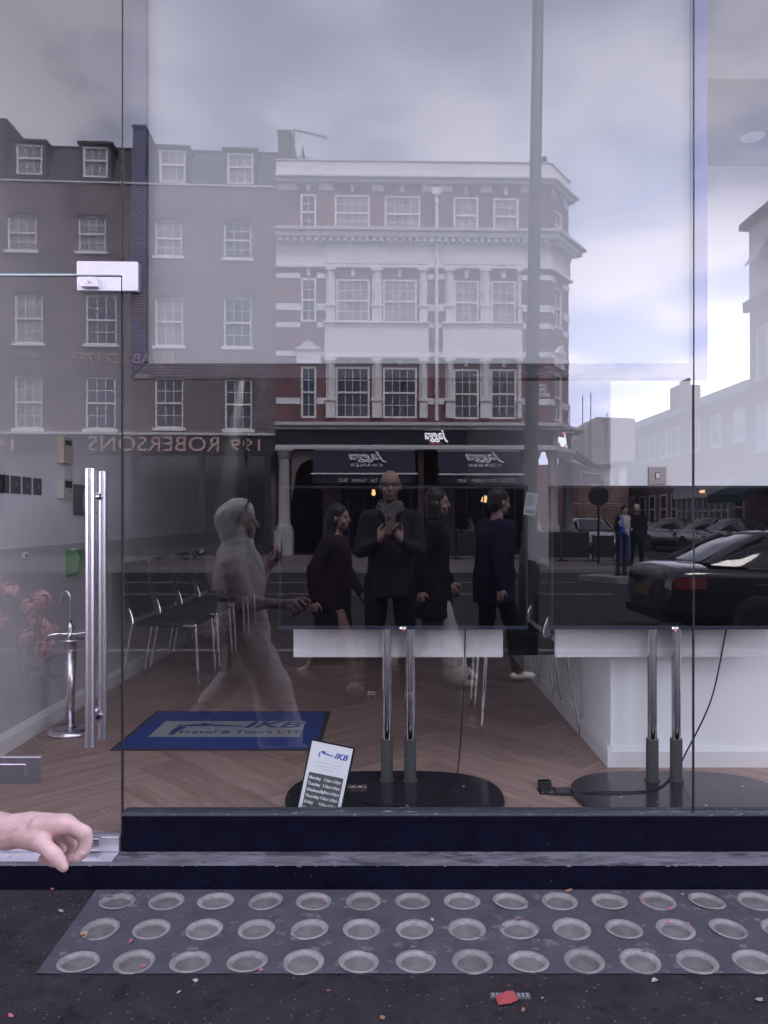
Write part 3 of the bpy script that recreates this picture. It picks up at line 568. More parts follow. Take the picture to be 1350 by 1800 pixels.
# ------------------------------------------------------------------ things in the room
def tv(cx, TD, label, lbl2, poles, basex, shelf, cat='television'):
    w2, zt, zb = 219 * TD / F, V(0, 853.5, TD).z, V(0, 1106, TD).z
    T = empty('television', (cx, TD, zb)); tag(T, label, cat)
    b = B(); b.box((-w2, 0.0, 0), (w2, 0.045, zt - zb)); b.build('housing', BLACKP, T, bevel=0.004)
    b = B(); b.box((-w2 + 0.012, -0.0022, 0.017), (w2 - 0.012, -0.0002, zt - zb - 0.012)); b.build('screen', SCREEN, T)
    b = B(); b.box((-w2, -0.004, -0.001), (w2, -0.0003, 0.0125)); bz = b.build('lower_bezel', mat('bezel_blue_black', (0.05, 0.055, 0.09), 0.18, 0.5), T, bevel=0.001)
    text('maker_mark', 'LG', 0.013, mat('mark_white', (0.8, 0.8, 0.82), 0.4, emit=(0.9, 0.9, 1.0), estr=0.4), (0.004, -0.0045, 0.0058), FACE_CAM, bz, 0.0004)
    b = B(); b.cyl((-0.011, -0.0042, 0.0058), (-0.011, -0.005, 0.0058), 0.0045, n=14); b.build('maker_emblem', MATS['mark_white'], bz)
    b = B(); b.cyl((0.0, -0.004, -0.004), (0.0, -0.0046, -0.004), 0.0014, n=8); b.build('standby_light', mat('red_led', (0.8, 0.05, 0.03), 0.4, emit=(1, 0.1, 0.05), estr=3), bz)
    # stand
    PD = 3.43; S = empty('tv_stand', (basex, 3.25, FLZ)); tag(S, lbl2, 'stand')
    def l_(p): return (p[0] - basex, p[1] - 3.25, p[2] - FLZ)
    for px in poles:
        x = (px - PX0) * PD / F; zs = V(0, 1298, PD).z
        b = B(); b.cyl(l_((x, PD, zs)), l_((x, PD, 1.3)), 0.0215, n=28); b.build('pole', CHROME, S, angle=40)
        b = B(); b.cyl(l_((x, PD, FLZ + 0.012)), l_((x, PD, zs)), 0.027, n=28); b.cyl(l_((x, PD, FLZ + 0.012)), l_((x, PD, FLZ + 0.018)), 0.034, n=28); b.build('pole_sleeve', GREYP, S, angle=40, bevel=0.001)
    b = B(); pts = []
    for k in range(48):
        a = 2 * math.pi * k / 48; e = 0.62; pts.append((0.46 * math.copysign(abs(math.cos(a)) ** e, math.cos(a)), 0.31 * math.copysign(abs(math.sin(a)) ** 0.85, math.sin(a))))
    b.prism(pts, lambda a, c, d: (a, c, d), 0.0015, 0.012); b.build('base_plate', BASEM, S, bevel=0.002)
    x0, x1 = (shelf[0] - PX0) * 3.5 / F, (shelf[1] - PX0) * 3.5 / F; b = B(); b.box(l_((x0, 3.478, V(0, 1154, 3.5).z)), l_((x1, 3.51, V(0, 1080, 3.5).z))); b.build('shelf_board', SHELFM, S, bevel=0.003)
    b = B(); b.box(l_((cx - 0.2, TD + 0.0455, 0.95)), l_((cx + 0.2, 3.405, 1.28))); b.build('mount_bracket', BLACKP, S)
    for px in (0,):
        for dx, dy in ((-0.27, -0.03), (0.05, -0.12), (0.3, 0.1)): b = B(); b.cyl((dx, dy, 0.012), (dx, dy, 0.0135), 0.006, n=12); b.build('base_screw', ALU, S)
tv((709 - PX0) * 3.3 / F, 3.3, 'black flat television reflecting the man taking the picture', 'twin chrome pole television stand nearer the door', (680, 721), (694 - PX0) * 3.25 / F, (517, 883))
tv((1187 - PX0) * 3.3 / F, 3.3, 'black flat television reflecting the passing dark car', 'twin chrome pole television stand before the white wall', (1146.5, 1188.5), (1200 - PX0) * 3.25 / F, (975, 1346))
# cables, sockets
def spline(pts, n=8):
    pts = [Vector(p) for p in pts]; P = [pts[0]] + pts + [pts[-1]]; o = []
    for i in range(1, len(P) - 2):
        for k in range(n):
            t = k / n; a, b_, c, d = P[i - 1], P[i], P[i + 1], P[i + 2]
            o.append(0.5 * ((2 * b_) + (c - a) * t + (2 * a - 5 * b_ + 4 * c - d) * t * t + (3 * b_ - a - 3 * c + d) * t ** 3))
    return o + [pts[-1]]
def fl(px, py, dz=0.004): # point on the shop floor
    D = (CZ - FLZ) * F / (py - PY0); p = V(px, py, D); p.z = FLZ + dz; return p
BP = 0.0125
def onbase(px, py):
    D = (CZ - FLZ - BP) * F / (py - PY0); p = V(px, py, D); p.z = FLZ + BP + 0.004; return p
b = B(); b.tube(spline([V(818, 1080, 3.47), V(817, 1150, 3.46), V(812, 1260, 3.45), V(806, 1345, 3.46), onbase(798, 1378), onbase(775, 1400), onbase(720, 1414), onbase(660, 1416), onbase(620, 1402), onbase(613, 1390)]), 0.0032, 8); o = b.build('power_cable', BLACKP, smooth=True); tag(o, 'thin black cable hanging from the television nearer the door', 'cable')
b = B(); b.tube(spline([V(1282, 1080, 3.47), V(1275, 1115, 3.46), V(1250, 1230, 3.5), V(1205, 1325, 3.53), V(1190, 1352, 3.53), onbase(1160, 1385), onbase(1120, 1393), onbase(1040, 1394), fl(1000, 1399), fl(965, 1397), V(957, 1386, 3.3)]), 0.0036, 8); o = b.build('power_cable', BLACKP, smooth=True); tag(o, 'black cable curving from the other television to a floor socket', 'cable')
BRASS = mat('dull_brass', (0.42, 0.33, 0.28), 0.35, 0.8)
p = onbase(628, 1384); b = B(); b.box((-0.042, -0.02, -0.003), (0.042, 0.02, 0.004)); o = b.build('floor_socket', BRASS, loc=p, bevel=0.002)
for dx in (-0.02, 0.012): b = B(); b.cyl((dx, 0, 0.004), (dx, 0, 0.006), 0.011, n=16); b.build('socket_ring', CHROME, o)
tag(o, 'small brass floor socket beside the opening hours sign', 'socket')
p = fl(975, 1391, 0.0); b = B(); b.box((-0.072, -0.04, 0), (0.072, 0.04, 0.004)); o = b.build('floor_socket', BLACKP, loc=p, bevel=0.002)
b = B(); b.box((-0.062, -0.03, 0.004), (-0.004, 0.03, 0.0055)); b.build('outlet', STEEL, o); b = B(); b.box((0.004, -0.03, 0.004), (0.062, 0.03, 0.0055)); b.build('outlet', mat('outlet_dark', (0.08, 0.08, 0.085), 0.4), o)
tag(o, 'black twin floor socket with a plug in it', 'socket')
p = fl(957, 1386, 0.006); b = B(); b.box((-0.028, -0.02, 0), (0.028, 0.02, 0.03)); o = b.build('plug', BLACKP, loc=p, bevel=0.006); tag(o, 'black mains plug pushed into the floor socket', 'plug')
# doormat
MATB = mat('mat_blue_pile', (0.022, 0.065, 0.30), 0.95, var=0.25, vscale=25, bump=0.6, bscale=400); MATC = mat('mat_cream_pile', (0.42, 0.43, 0.44), 0.95, var=0.1, vscale=40, bump=0.6, bscale=400); MATE = mat('mat_rubber_edge', (0.05, 0.04, 0.05), 0.7)
MX0, MX1, MY0, MY1 = -1.425, -0.362, 3.895, 4.675; mw, mh = MX1 - MX0, MY1 - MY0
b = B(); b.box((0, 0, 0.001), (mw, mh, 0.006)); M0 = b.build('doormat', MATE, loc=(MX0, MY0, FLZ), bevel=0.002); tag(M0, 'blue and cream branded doormat on the wooden floor', 'doormat')
b = B(); b.box((0.025, 0.025, 0.006), (mw - 0.025, mh - 0.025, 0.0095)); b.build('pile', MATB, M0, bevel=0.002)
b = B(); b.box((0.13, 0.22, 0.0095), (0.94, 0.53, 0.0112)); b.build('logo_field', MATC, M0)
MBL = mat('mat_logo_blue', (0.03, 0.055, 0.20), 0.95)
text('lettering', 'IKB', 0.17, MBL, (0.755, 0.45, 0.0114), (0, 0, 0), M0, 0.0006, shear=0.25, off=0.004, sx=1.25)
text('lettering', 'Travel & Tours LTD', 0.085, MBL, (0.61, 0.305, 0.0114), (0, 0, 0), M0, 0.0006, off=0.0012)
b = B(); b.prism([(0.20, 0.44), (0.36, 0.47), (0.34, 0.50), (0.40, 0.49), (0.43, 0.455), (0.60, 0.43), (0.60, 0.415), (0.42, 0.425), (0.30, 0.42)], lambda a, c, d: (a, c, d), 0.0113, 0.012); b.build('plane_emblem', MBL, M0)
b = B(); b.prism([(0.225, 0.25), (0.255, 0.25), (0.262, 0.34), (0.29, 0.40), (0.24, 0.43), (0.22, 0.36)], lambda a, c, d: (a, c, d), 0.0113, 0.0122); b.build('tower_emblem', MBL, M0)
# opening hours sign, leaning on the glass
HW, HH = 0.162, 0.33; tl, tr = V(549, 1302, 2.99), V(621, 1317, 2.99)
HS = empty('hours_sign', (0, 0, 0)); tag(HS, 'tilted white and grey opening hours sign leaning in the window', 'sign')
xa = (tr - tl).normalized(); up = Vector((xa.z * -1, 0, xa.x)); up = Vector((-xa.z, 0.06, xa.x)).normalized(); nrm = xa.cross(up)
org = tl - up * HH; HS.matrix_world = Matrix((( xa.x, up.x, nrm.x, org.x), (xa.y, up.y, nrm.y, org.y), (xa.z, up.z, nrm.z, org.z), (0, 0, 0, 1)))
b = B(); b.box((-0.006, -0.004, -0.014), (HW + 0.008, HH + 0.004, -0.002)); b.build('backing_frame', BLACKP, HS, bevel=0.002)
PAPER = mat('sign_paper', (0.86, 0.86, 0.90), 0.5); SGREY = mat('sign_grey', (0.10, 0.10, 0.105), 0.5); SBLUE = mat('sign_blue', (0.05, 0.10, 0.42), 0.5); SFAINT = mat('sign_faint', (0.62, 0.62, 0.66), 0.5)
b = B(); b.box((0, 0, -0.0019), (HW, HH, 0)); b.build('paper', PAPER, HS)
b = B(); b.box((0.013, 0.0, 0.0003), (HW - 0.013, HH - 0.118, 0.0009)); b.build('hours_panel', SGREY, HS)
text('lettering', 'IKB', 0.030, SBLUE, (0.122, HH - 0.040, 0.0006), (0, 0, 0), HS, 0.0003, shear=0.25, off=0.0009, sx=1.15)
b = B(); b.prism([(0.040, HH - 0.034), (0.055, HH - 0.028), (0.060, HH - 0.036), (0.094, HH - 0.042), (0.094, HH - 0.045), (0.055, HH - 0.041)], lambda a, c, d: (a, c, d), 0.0003, 0.0009); b.build('plane_emblem', SBLUE, HS)
b = B(); b.box((0.036, HH - 0.056, 0.0003), (0.040, HH - 0.036, 0.0009)); b.build('tower_emblem', SBLUE, HS)
for k, (wd, yy) in enumerate(((0.11, 0.075), (0.085, 0.088), (0.05, 0.100))): b = B(); b.box((HW / 2 - wd / 2, HH - yy - 0.001, 0.0003), (HW / 2 + wd / 2, HH - yy + 0.001, 0.0006)); b.build('faint_line', SFAINT, HS)
for k, (d_, t_) in enumerate((('Monday', '9.30am 6.00pm'), ('Tuesday', '9.30am 6.00pm'), ('Wednesday', '9.30am 6.00pm'), ('Thursday', '9.30am 6.00pm'), ('Friday', '9.30am 6.00pm'), ('Saturday', '11:00 to 4:00'), ('Sunday', 'Closed'))):
    yy = HH - 0.137 - k * 0.0235
    text('lettering', d_, 0.0165, PAPER, (0.017, yy, 0.0011), (0, 0, 0), HS, 0.0002, 'LEFT', off=0.0004, sx=0.88); text('lettering', t_, 0.0155, PAPER, (HW - 0.018, yy, 0.0011), (0, 0, 0), HS, 0.0002, 'RIGHT', off=0.0003, sx=0.72)
# notice taped to the inside of the glass
nt_ = empty('taped_notice', V(933, 886, G + 0.02)); nt_.rotation_euler = (0, R_(8), 0); b = B(); b.box((-0.022, 0, -0.042), (0.022, 0.001, 0.042)); b.build('sheet', mat('notice_paper', (0.20, 0.20, 0.215), 0.7), nt_)
for k in range(6): b = B(); b.box((-0.017, -0.0012, 0.03 - k * 0.007), (0.012 - 0.004 * (k % 3), -0.0004, 0.0325 - k * 0.007)); b.build('print_line', SGREY, nt_)
b = B(); b.box((-0.016, -0.0012, -0.034), (0.016, -0.0004, -0.022)); b.build('print_block', SGREY, nt_); tag(nt_, 'small crooked printed notice taped between the two televisions', 'notice')
# white wall switch
p = V(1155.5, 836.5, PWY - 0.004); b = B(); b.box((-0.0425, -0.002, -0.0425), (0.0425, 0.004, 0.0425)); o = b.build('wall_switch', mat('bronze_plate', (0.30, 0.26, 0.26), 0.35, 0.8), loc=p, bevel=0.002)
b = B(); b.box((-0.011, -0.004, -0.016), (0.011, -0.002, 0.016)); rk = b.build('surround', BLACKP, o, bevel=0.001); b = B(); b.box((-0.008, -0.007, -0.0125), (0.008, -0.004, 0.0125)); b.build('rocker', WHITE2, o, bevel=0.001)
for dx in (-0.03, 0.03): b = B(); b.cyl((dx, -0.003, 0), (dx, -0.002, 0), 0.003, n=10); b.build('screw', CHROME, o)
tag(o, 'bronze switch plate with white rocker on the white wall', 'light switch')
# things on the left wall; a point on that wall from a pixel
def wl(px, py, dx=0.0):
    D = (WX + dx) * F / (px - PX0); return V(px, py, D)
for k, (pa, pb) in enumerate(((-22, 14), (18, 34), (39, 53), (58, 71))):
    a, c = wl(pa, 834 + (k > 0), 0), wl(pb, 867, 0); zc = (a.z + c.z) / 2; hz = 0.046
    b = B(); b.box((0, -abs(c.y - a.y) / 2, -hz), (0.008, abs(c.y - a.y) / 2, hz)); o = b.build('wall_switch', BLACKP, loc=(WX + 0.0005, (a.y + c.y) / 2, 1.495), bevel=0.002)
    b = B(); b.box((0.0082, -0.008, -0.012), (0.011, 0.008, 0.012)); b.build('rocker', mat('rocker_grey', (0.10, 0.10, 0.10), 0.4), o)
    tag(o, ['black switch plate cut by the photo edge, first of four', 'black switch plate, second of four from the glass door', 'black switch plate, third of four from the glass door', 'black switch plate, last of four, nearest the beige boxes'][k], 'light switch', 'black switches on the left wall')
BEIGE = mat('beige_plastic', (0.62, 0.53, 0.40), 0.5); BEIGE2 = mat('ivory_plastic', (0.58, 0.54, 0.48), 0.5)
def wallbox(pa, pb, ya, yb, depth, m_, nm, label, cat):
    a, c = wl(pa, ya), wl(pb, yb); yw = max(0.05, abs(c.y - a.y)); cy = (a.y + c.y) / 2; z1 = wl((pa + pb) / 2, ya).z; z0 = wl((pa + pb) / 2, yb).z
    b = B(); b.box((0, -yw / 2, -(z1 - z0) / 2), (depth, yw / 2, (z1 - z0) / 2)); o = b.build(nm, m_, loc=(WX + 0.0005, cy, (z0 + z1) / 2), bevel=0.004); tag(o, label, cat); return o, yw, z1 - z0
o, yw, hz = wallbox(100, 117, 769, 815, 0.04, BEIGE, 'entry_phone', 'tall beige entry phone box on the pale wall', 'entry phone')
b = B(); b.box((0.040, -yw * .3, hz * .2), (0.042, yw * .3, hz * .38)); b.build('display', BLACKP, o)
o, yw, hz = wallbox(100, 117, 842, 877, 0.04, BEIGE2, 'thermostat', 'ivory thermostat box with dark display below the entry phone', 'thermostat')
b = B(); b.box((0.040, -yw * .35, hz * .05), (0.042, yw * .35, hz * .4)); b.build('display', BLACKP, o); b = B(); b.cyl((0.04, yw * .2, -hz * .1), (0.043, yw * .2, -hz * .1), 0.006, n=12); b.build('button', BLACKP, o)
o, yw, hz = wallbox(128, 150, 852, 906, 0.02, BLACKP, 'dispenser_bracket', 'black wall bracket holding the clear hand gel bottle', 'bracket')
c = o.location; b = B(); b.box((0.02, -0.04, -hz / 2 + 0.01), (0.10, 0.04, -hz / 2 + 0.016)); b.build('shelf', BLACKP, o)
GEL = mat('gel_bottle_plastic', (0.62, 0.63, 0.66), 0.15, spec=0.6)
b = B(); zb_ = c.z - hz / 2 + 0.0165; b.lathe((0, 0, 0), [(0.036, 0), (0.038, 0.01), (0.038, 0.13), (0.03, 0.15), (0.014, 0.165), (0.014, 0.175)], 18); bo = b.build('gel_bottle', GEL, smooth=True, loc=(WX + 0.065, c.y, zb_))
b = B(); b.cyl((0, 0, 0.1755), (0, 0, 0.195), 0.016, n=14); b.cyl((0, 0, 0.195), (0, 0, 0.215), 0.005, n=8); b.box((-0.01, -0.008, 0.215), (0.04, 0.008, 0.222)); b.build('pump', WHITE2, bo); tag(bo, 'clear hand gel pump bottle in the black wall bracket', 'bottle')
p = wl(45, 977, 0.008); b = B(); b.ell((0, 0, 0), (0.004, 0.05, 0.022), 16, 8); o = b.build('oval_sticker', WHITE2, loc=(WX + 0.0085, p.y, p.z), smooth=True); b = B(); b.ell((0.004, 0, 0), (0.002, 0.008, 0.008), 8, 6); b.build('print_dot', BLACKP, o); tag(o, 'small white oval plaque on the grey lower wall', 'plaque')
GRN = mat('green_plastic', (0.10, 0.26, 0.10), 0.35); p = wl(132, 987, 0.04)
b = B(); b.prism([(0, -0.09), (0.07, -0.06), (0.085, 0.03), (0.06, 0.07), (0, 0.075)], lambda a, c, d: (a, d, c), -0.06, 0.06); o = b.build('green_box', GRN, loc=(WX + 0.0065, p.y, p.z), bevel=0.008)
b = B(); b.box((0.06, -0.035, 0.0), (0.092, 0.035, 0.035)); b.build('slot', mat('green_dark', (0.02, 0.10, 0.03), 0.4), o); b = B(); b.box((0.02, -0.045, 0.072), (0.055, 0.045, 0.079)); b.build('lid_strip', WHITE2, o); tag(o, 'glossy green plastic box fixed to the grey lower wall', 'box')
# hooked chrome stand by the door
UD = 4.22; ux = (123 - PX0) * UD / F
ST = empty('umbrella_stand', (ux, UD, FLZ)); tag(ST, 'slim steel umbrella stand with a hooked top on a round foot', 'umbrella stand')
b = B(); b.lathe((0, 0, 0), [(0.118, 0.0), (0.118, 0.012), (0.108, 0.028), (0.088, 0.036), (0.082, 0.030), (0.030, 0.034), (0.028, 0.04)], 36); b.build('foot', STEEL, ST, smooth=True)
b = B(); b.lathe((0, 0, 0), [(0.022, 0.035), (0.032, 0.505)], 24); b.build('tapered_column', STEEL, ST, smooth=True)
b = B(); b.lathe((0, 0, 0), [(0.031, 0.505), (0.075, 0.512), (0.078, 0.517), (0.03, 0.522), (0.022, 0.545), (0.016, 0.555), (0.025, 0.578), (0.014, 0.60), (0.008, 0.62)], 28); b.build('collar', STEEL, ST, smooth=True)
b = B(); b.tube(spline([(0, 0, 0.61), (0.002, 0, 0.72), (0.0, 0, 0.75), (-0.010, 0, 0.772), (-0.025, 0, 0.78), (-0.040, 0, 0.772), (-0.048, 0, 0.75), (-0.049, 0, 0.705)]), 0.0075, 10); b.build('hook', CHROME, ST, smooth=True)
b = B(); b.tube(spline([(0.09, 0.02, 0.553), (0.03, 0.0, 0.545), (-0.05, -0.03, 0.55), (-0.10, -0.05, 0.542), (-0.113, -0.05, 0.522)]), [0.006] * 16 + [0.007] * 16 + [0.010], 10); b.build('side_arm', CHROME, ST, smooth=True)
# chairs
FAB = mat('black_chair_fabric', (0.010, 0.015, 0.012), 0.75, bump=0.3, bscale=300)
def chair(loc, rotz, label, grp):
    """faces local +x; 0.5 x 0.46 m"""
    C = empty('chair', loc, rotz); tag(C, label, 'chair', grp)
    b = B(); b.prism([(-0.20, 0.435), (-0.22, 0.46), (-0.05, 0.475), (0.2, 0.47), (0.235, 0.445), (0.2, 0.425)], lambda a, c, d: (a, d, c), -0.225, 0.225); b.build('seat', FAB, C, bevel=0.015)
    b = B(); b.prism([(-0.205, 0.49), (-0.235, 0.50), (-0.305, 0.66), (-0.30, 0.86), (-0.28, 0.875), (-0.258, 0.86), (-0.262, 0.665)], lambda a, c, d: (a, d, c), -0.21, 0.21); b.build('backrest', FAB, C, bevel=0.012)
    for s in (-1, 1):
        b = B(); b.tube(spline([(0.12, 0.215 * s, 0.44), (0.20, 0.22 * s, 0.435), (0.215, 0.225 * s, 0.41), (0.24, 0.235 * s, 0.0)], 5), 0.0105, 10); b.build('leg', CHROME, C, smooth=True)
        b = B(); b.tube(spline([(-0.255, 0.20 * s, 0.56), (-0.225, 0.212 * s, 0.47), (-0.235, 0.22 * s, 0.40), (-0.30, 0.235 * s, 0.0)], 5), 0.0105, 10); b.build('leg', CHROME, C, smooth=True)
    return C
for k, (D, lb) in enumerate(((5.50, 'black chair against the left wall, nearest the glass door'), (6.12, 'second black chair along the left wall'), (6.72, 'third black chair along the left wall'), (7.32, 'farthest black chair along the left wall'))):
    chair((-1.545, D, FLZ), 0.02 * (k - 1), lb, 'chairs along the left wall')
for k, (D, lb) in enumerate(((4.42, 'black chair at the white partition, nearest the televisions'), (5.05, 'second black chair along the white partition'), (5.68, 'farthest black chair along the white partition'))):
    chair((0.745, D, FLZ), math.pi + 0.03 * (k - 1), lb, 'chairs along the partition')
# ------------------------------------------------------------------ street: buildings across the road
BRK = brick_mat('brown_brick', (0.135, 0.098, 0.105), (0.088, 0.066, 0.072), (0.36, 0.32, 0.33))
RED = brick_mat('red_brick', (0.21, 0.090, 0.105), (0.165, 0.070, 0.083), (0.26, 0.17, 0.18))
REDY = brick_mat('red_brick_side', (0.21, 0.090, 0.105), (0.165, 0.070, 0.083), (0.26, 0.17, 0.18), 'y')
TERB = brick_mat('terrace_brick', (0.26, 0.12, 0.11), (0.22, 0.10, 0.095), (0.30, 0.22, 0.2), 'y')
SLATE = mat('roof_slate', (0.055, 0.055, 0.065), 0.6, var=0.3, vscale=3, bump=0.3, bscale=12, stretch=(1, 1, 3))
STONE = mat('painted_stucco', (0.82, 0.81, 0.82), 0.7, var=0.12, vscale=1.2, dark=(2.2, 0.66, (0.62, 0.60, 0.61)))
STONE2 = mat('grey_stone_trim', (0.58, 0.57, 0.58), 0.75, var=0.15, vscale=1.5)
SASH = mat('white_sash_paint', (0.84, 0.83, 0.84), 0.5, var=0.08, vscale=4)
PANE = mat('dark_window_pane', (0.018, 0.026, 0.05), 0.04, spec=0.9, rnd=0.5)
PANEC = mat('curtained_pane', (0.26, 0.26, 0.27), 0.15, spec=0.7, rnd=0.25)
NAVYF = mat('navy_fascia', (0.006, 0.007, 0.028), 0.4, var=0.2); AWN = mat('navy_awning_cloth', (0.008, 0.009, 0.032), 0.8, var=0.2); LIGHTBAR = mat('awning_bar_white', (0.62, 0.62, 0.62), 0.4)
GOLD = mat('faded_gilt', (0.50, 0.36, 0.32), 0.5, var=0.1); DKGLASS = mat('dark_shop_glass', (0.02, 0.021, 0.026), 0.12, spec=0.8); DKPAINT = mat('dark_shopfront_paint', (0.028, 0.028, 0.032), 0.4)
AWNW = mat('awning_print_white', (0.55, 0.55, 0.58), 0.7)
PANECACHE = {}
def window(P, u0, u1, v0, v1, y, cols, rt, rb, fw=0.07, panem=None, sill=True, arch=0.0, lean=0.0, mid=None):
    """sash window in an opening; y = face of the wall. One part (frame) with its panes and sill as sub-parts"""
    yb, yf = y - 0.20, y - 0.07; b = B(); vm = (v0 + v1) / 2 if mid is None else v0 + (v1 - v0) * mid; t = 0.022
    b.box((u0, yb, v0), (u0 + fw, yf, v1)); b.box((u1 - fw, yb, v0), (u1, yf, v1)); b.box((u0 + fw, yb, v1 - fw), (u1 - fw, yf, v1)); b.box((u0 + fw, yb, v0), (u1 - fw, yf, v0 + fw * 0.9)); b.box((u0 + fw, yb + 0.02, vm - 0.035), (u1 - fw, yf - 0.01, vm + 0.03))
    spans = [(v0 + fw * 0.9, vm - 0.035, rb, yb + 0.05), (vm + 0.03, v1 - fw, rt, yb + 0.09)]; cw = (u1 - u0 - 2 * fw) / cols; cells = []
    for (a, c, rows, yy) in spans:
        for i in range(1, cols): b.box((u0 + fw + i * cw - t / 2, yy - 0.012, a), (u0 + fw + i * cw + t / 2, yy + 0.014, c))
        for j in range(1, rows): zz = a + (c - a) * j / rows; b.box((u0 + fw, yy - 0.0115, zz - t / 2), (u1 - fw, yy + 0.0135, zz + t / 2))
        for i in range(cols):
            for j in range(rows): cells.append((u0 + fw + (i + .5) * cw, yy, a + (c - a) * (j + .5) / rows, cw - t * .5, (c - a) / rows - t * .5))
    w_ = b.build('window', SASH, P)
    pm = panem or PANE
    for cx, yy, cz, ww, hh in cells:
        key = (round(ww, 2), round(hh, 2), pm.name)
        if key not in PANECACHE:
            q = B(); q.box((-ww / 2 - .006, -0.003, -hh / 2 - .006), (ww / 2 + .006, 0.003, hh / 2 + .006)); PANECACHE[key] = q.mesh('pane', pm)
        o = bpy.data.objects.new('pane', PANECACHE[key]); COL.objects.link(o); o.parent = w_; o.location = (cx, yy - 0.004, cz); o.rotation_euler = (random.uniform(-.012, .012), 0, random.uniform(-.012, .012))
    if sill: q = B(); q.box((u0 - 0.09, y - 0.2, v0 - 0.11), (u1 + 0.09, y + 0.07, v0 - 0.001)); q.build('sill', SASH, w_, bevel=0.01)
    return w_
def wall(P, u0, u1, v0, v1, ops, y, m_, depth=0.24, name='wall'):
    """front wall sheet with real openings and reveals"""
    us = sorted({u0, u1, *[o[0] for o in ops], *[o[1] for o in ops]}); vs = sorted({v0, v1, *[o[2] for o in ops], *[o[3] for o in ops]}); b = B()
    for a, c in zip(us, us[1:]):
        for d, e in zip(vs, vs[1:]):
            mu, mv = (a + c) / 2, (d + e) / 2
            if any(o[0] < mu < o[1] and o[2] < mv < o[3] for o in ops): continue
            b.quad((a, y, d), (c, y, d), (c, y, e), (a, y, e))
    for o in ops:
        for p, q in (((o[0], o[2]), (o[0], o[3])), ((o[1], o[2]), (o[1], o[3])), ((o[0], o[2]), (o[1], o[2])), ((o[0], o[3]), (o[1], o[3]))):
            b.quad((p[0], y, p[1]), (q[0], y, q[1]), (q[0], y - depth, q[1]), (p[0], y - depth, p[1]))
    b.quad((u0, y, v1), (u1, y, v1), (u1, y - depth, v1), (u0, y - depth, v1))
    return b.build(name, m_, P)

# ---- brown brick house of the paint shop
DJ = 28.4; piv = RF(485, PY0, DJ); KR = 0.062
def Dr(px): t = (px - PX0) / F; t0 = (485 - PX0) / F; return DJ * (1 - KR * t0) / (1 - KR * t)
angR = -math.atan(KR)
RB = empty('paint_shop_building', (piv.x, piv.y, ZF), angR); tag(RB, 'brown brick terrace building with slate attic and gilt fascia lettering', 'building')
def ru(px): D = Dr(px); return ((px - PX0) * D / F - piv.x) / math.cos(angR)
def rv_(py, px): return CZ + (PY0 - py) * Dr(px) / F - ZF
PXC = 240
ops = []; wins = []
rows = [[(12, 64, 375, 440), (137, 186, 378, 442), (272, 320, 385, 450), (393, 442, 388, 454)], [(25, 75, 515, 603), (150, 205, 518, 605), (272, 322, 521, 608), (393, 442, 523, 610)], [(25, 74, 660, 753), (150, 203, 662, 754), (272, 322, 664, 752), (395, 443, 666, 755)]]
for r, row in enumerate(rows):
    for c, (a, b_, t, d) in enumerate(row):
        pc = (a + b_) / 2; op = (ru(a), ru(b_), rv_(d, pc), rv_(t, pc)); ops.append(op); wins.append((op, r, c))
ext = []   # the terrace goes on to the left of the frame
for r in range(3):
    for k in (1, 2):
        o0 = ops[r * 4]; dx = -2.55 * k; ext.append((o0[0] + dx, o0[1] + dx, o0[2], o0[3]))
UL = ru(0) - 6.5; VT = rv_(322, 240); VF = rv_(760, 240)
wall(RB, UL, -0.003, VF, VT, ops + ext, 0, BRK)
for op, r, c in wins:
    pm = PANEC if (r, c) in ((2, 0), (0, 0), (0, 2), (0, 1), (1, 0), (1, 2)) else PANE
    window(RB, *op, 0, 3, 2, 2, panem=pm, fw=0.065)
    if r == 0:  # segmental arch head of gauged brick
        b = B(); n = 9; w2 = (op[1] - op[0]) / 2; cx = (op[0] + op[1]) / 2; pts = [(cx + w2 * (2 * k / n - 1), op[3] - 0.13 * ((2 * k / n - 1) ** 2)) for k in range(n + 1)]
        b.prism([(op[0] + .004, op[3] - 0.001)] + [(p[0] * .996 + cx * .004, p[1] - 0.002) for p in pts] + [(op[1] - .004, op[3] - 0.001)], lambda a, c_, d: (a, d, c_), -0.19, -0.03); b.build('arch_head', BRK, RB)
    b = B(); nb = 11
    for k in range(nb):
        a = op[0] - 0.08 + (op[1] - op[0] + 0.16) * k / nb; b.box((a + .004, -0.02, op[3] + 0.015), (a + (op[1] - op[0] + .16) / nb - .004, 0.012, op[3] + 0.25))
    b.build('lintel_bricks', BRK, RB)
for op in ext: window(RB, *op, 0, 3, 2, 2, fw=0.065)
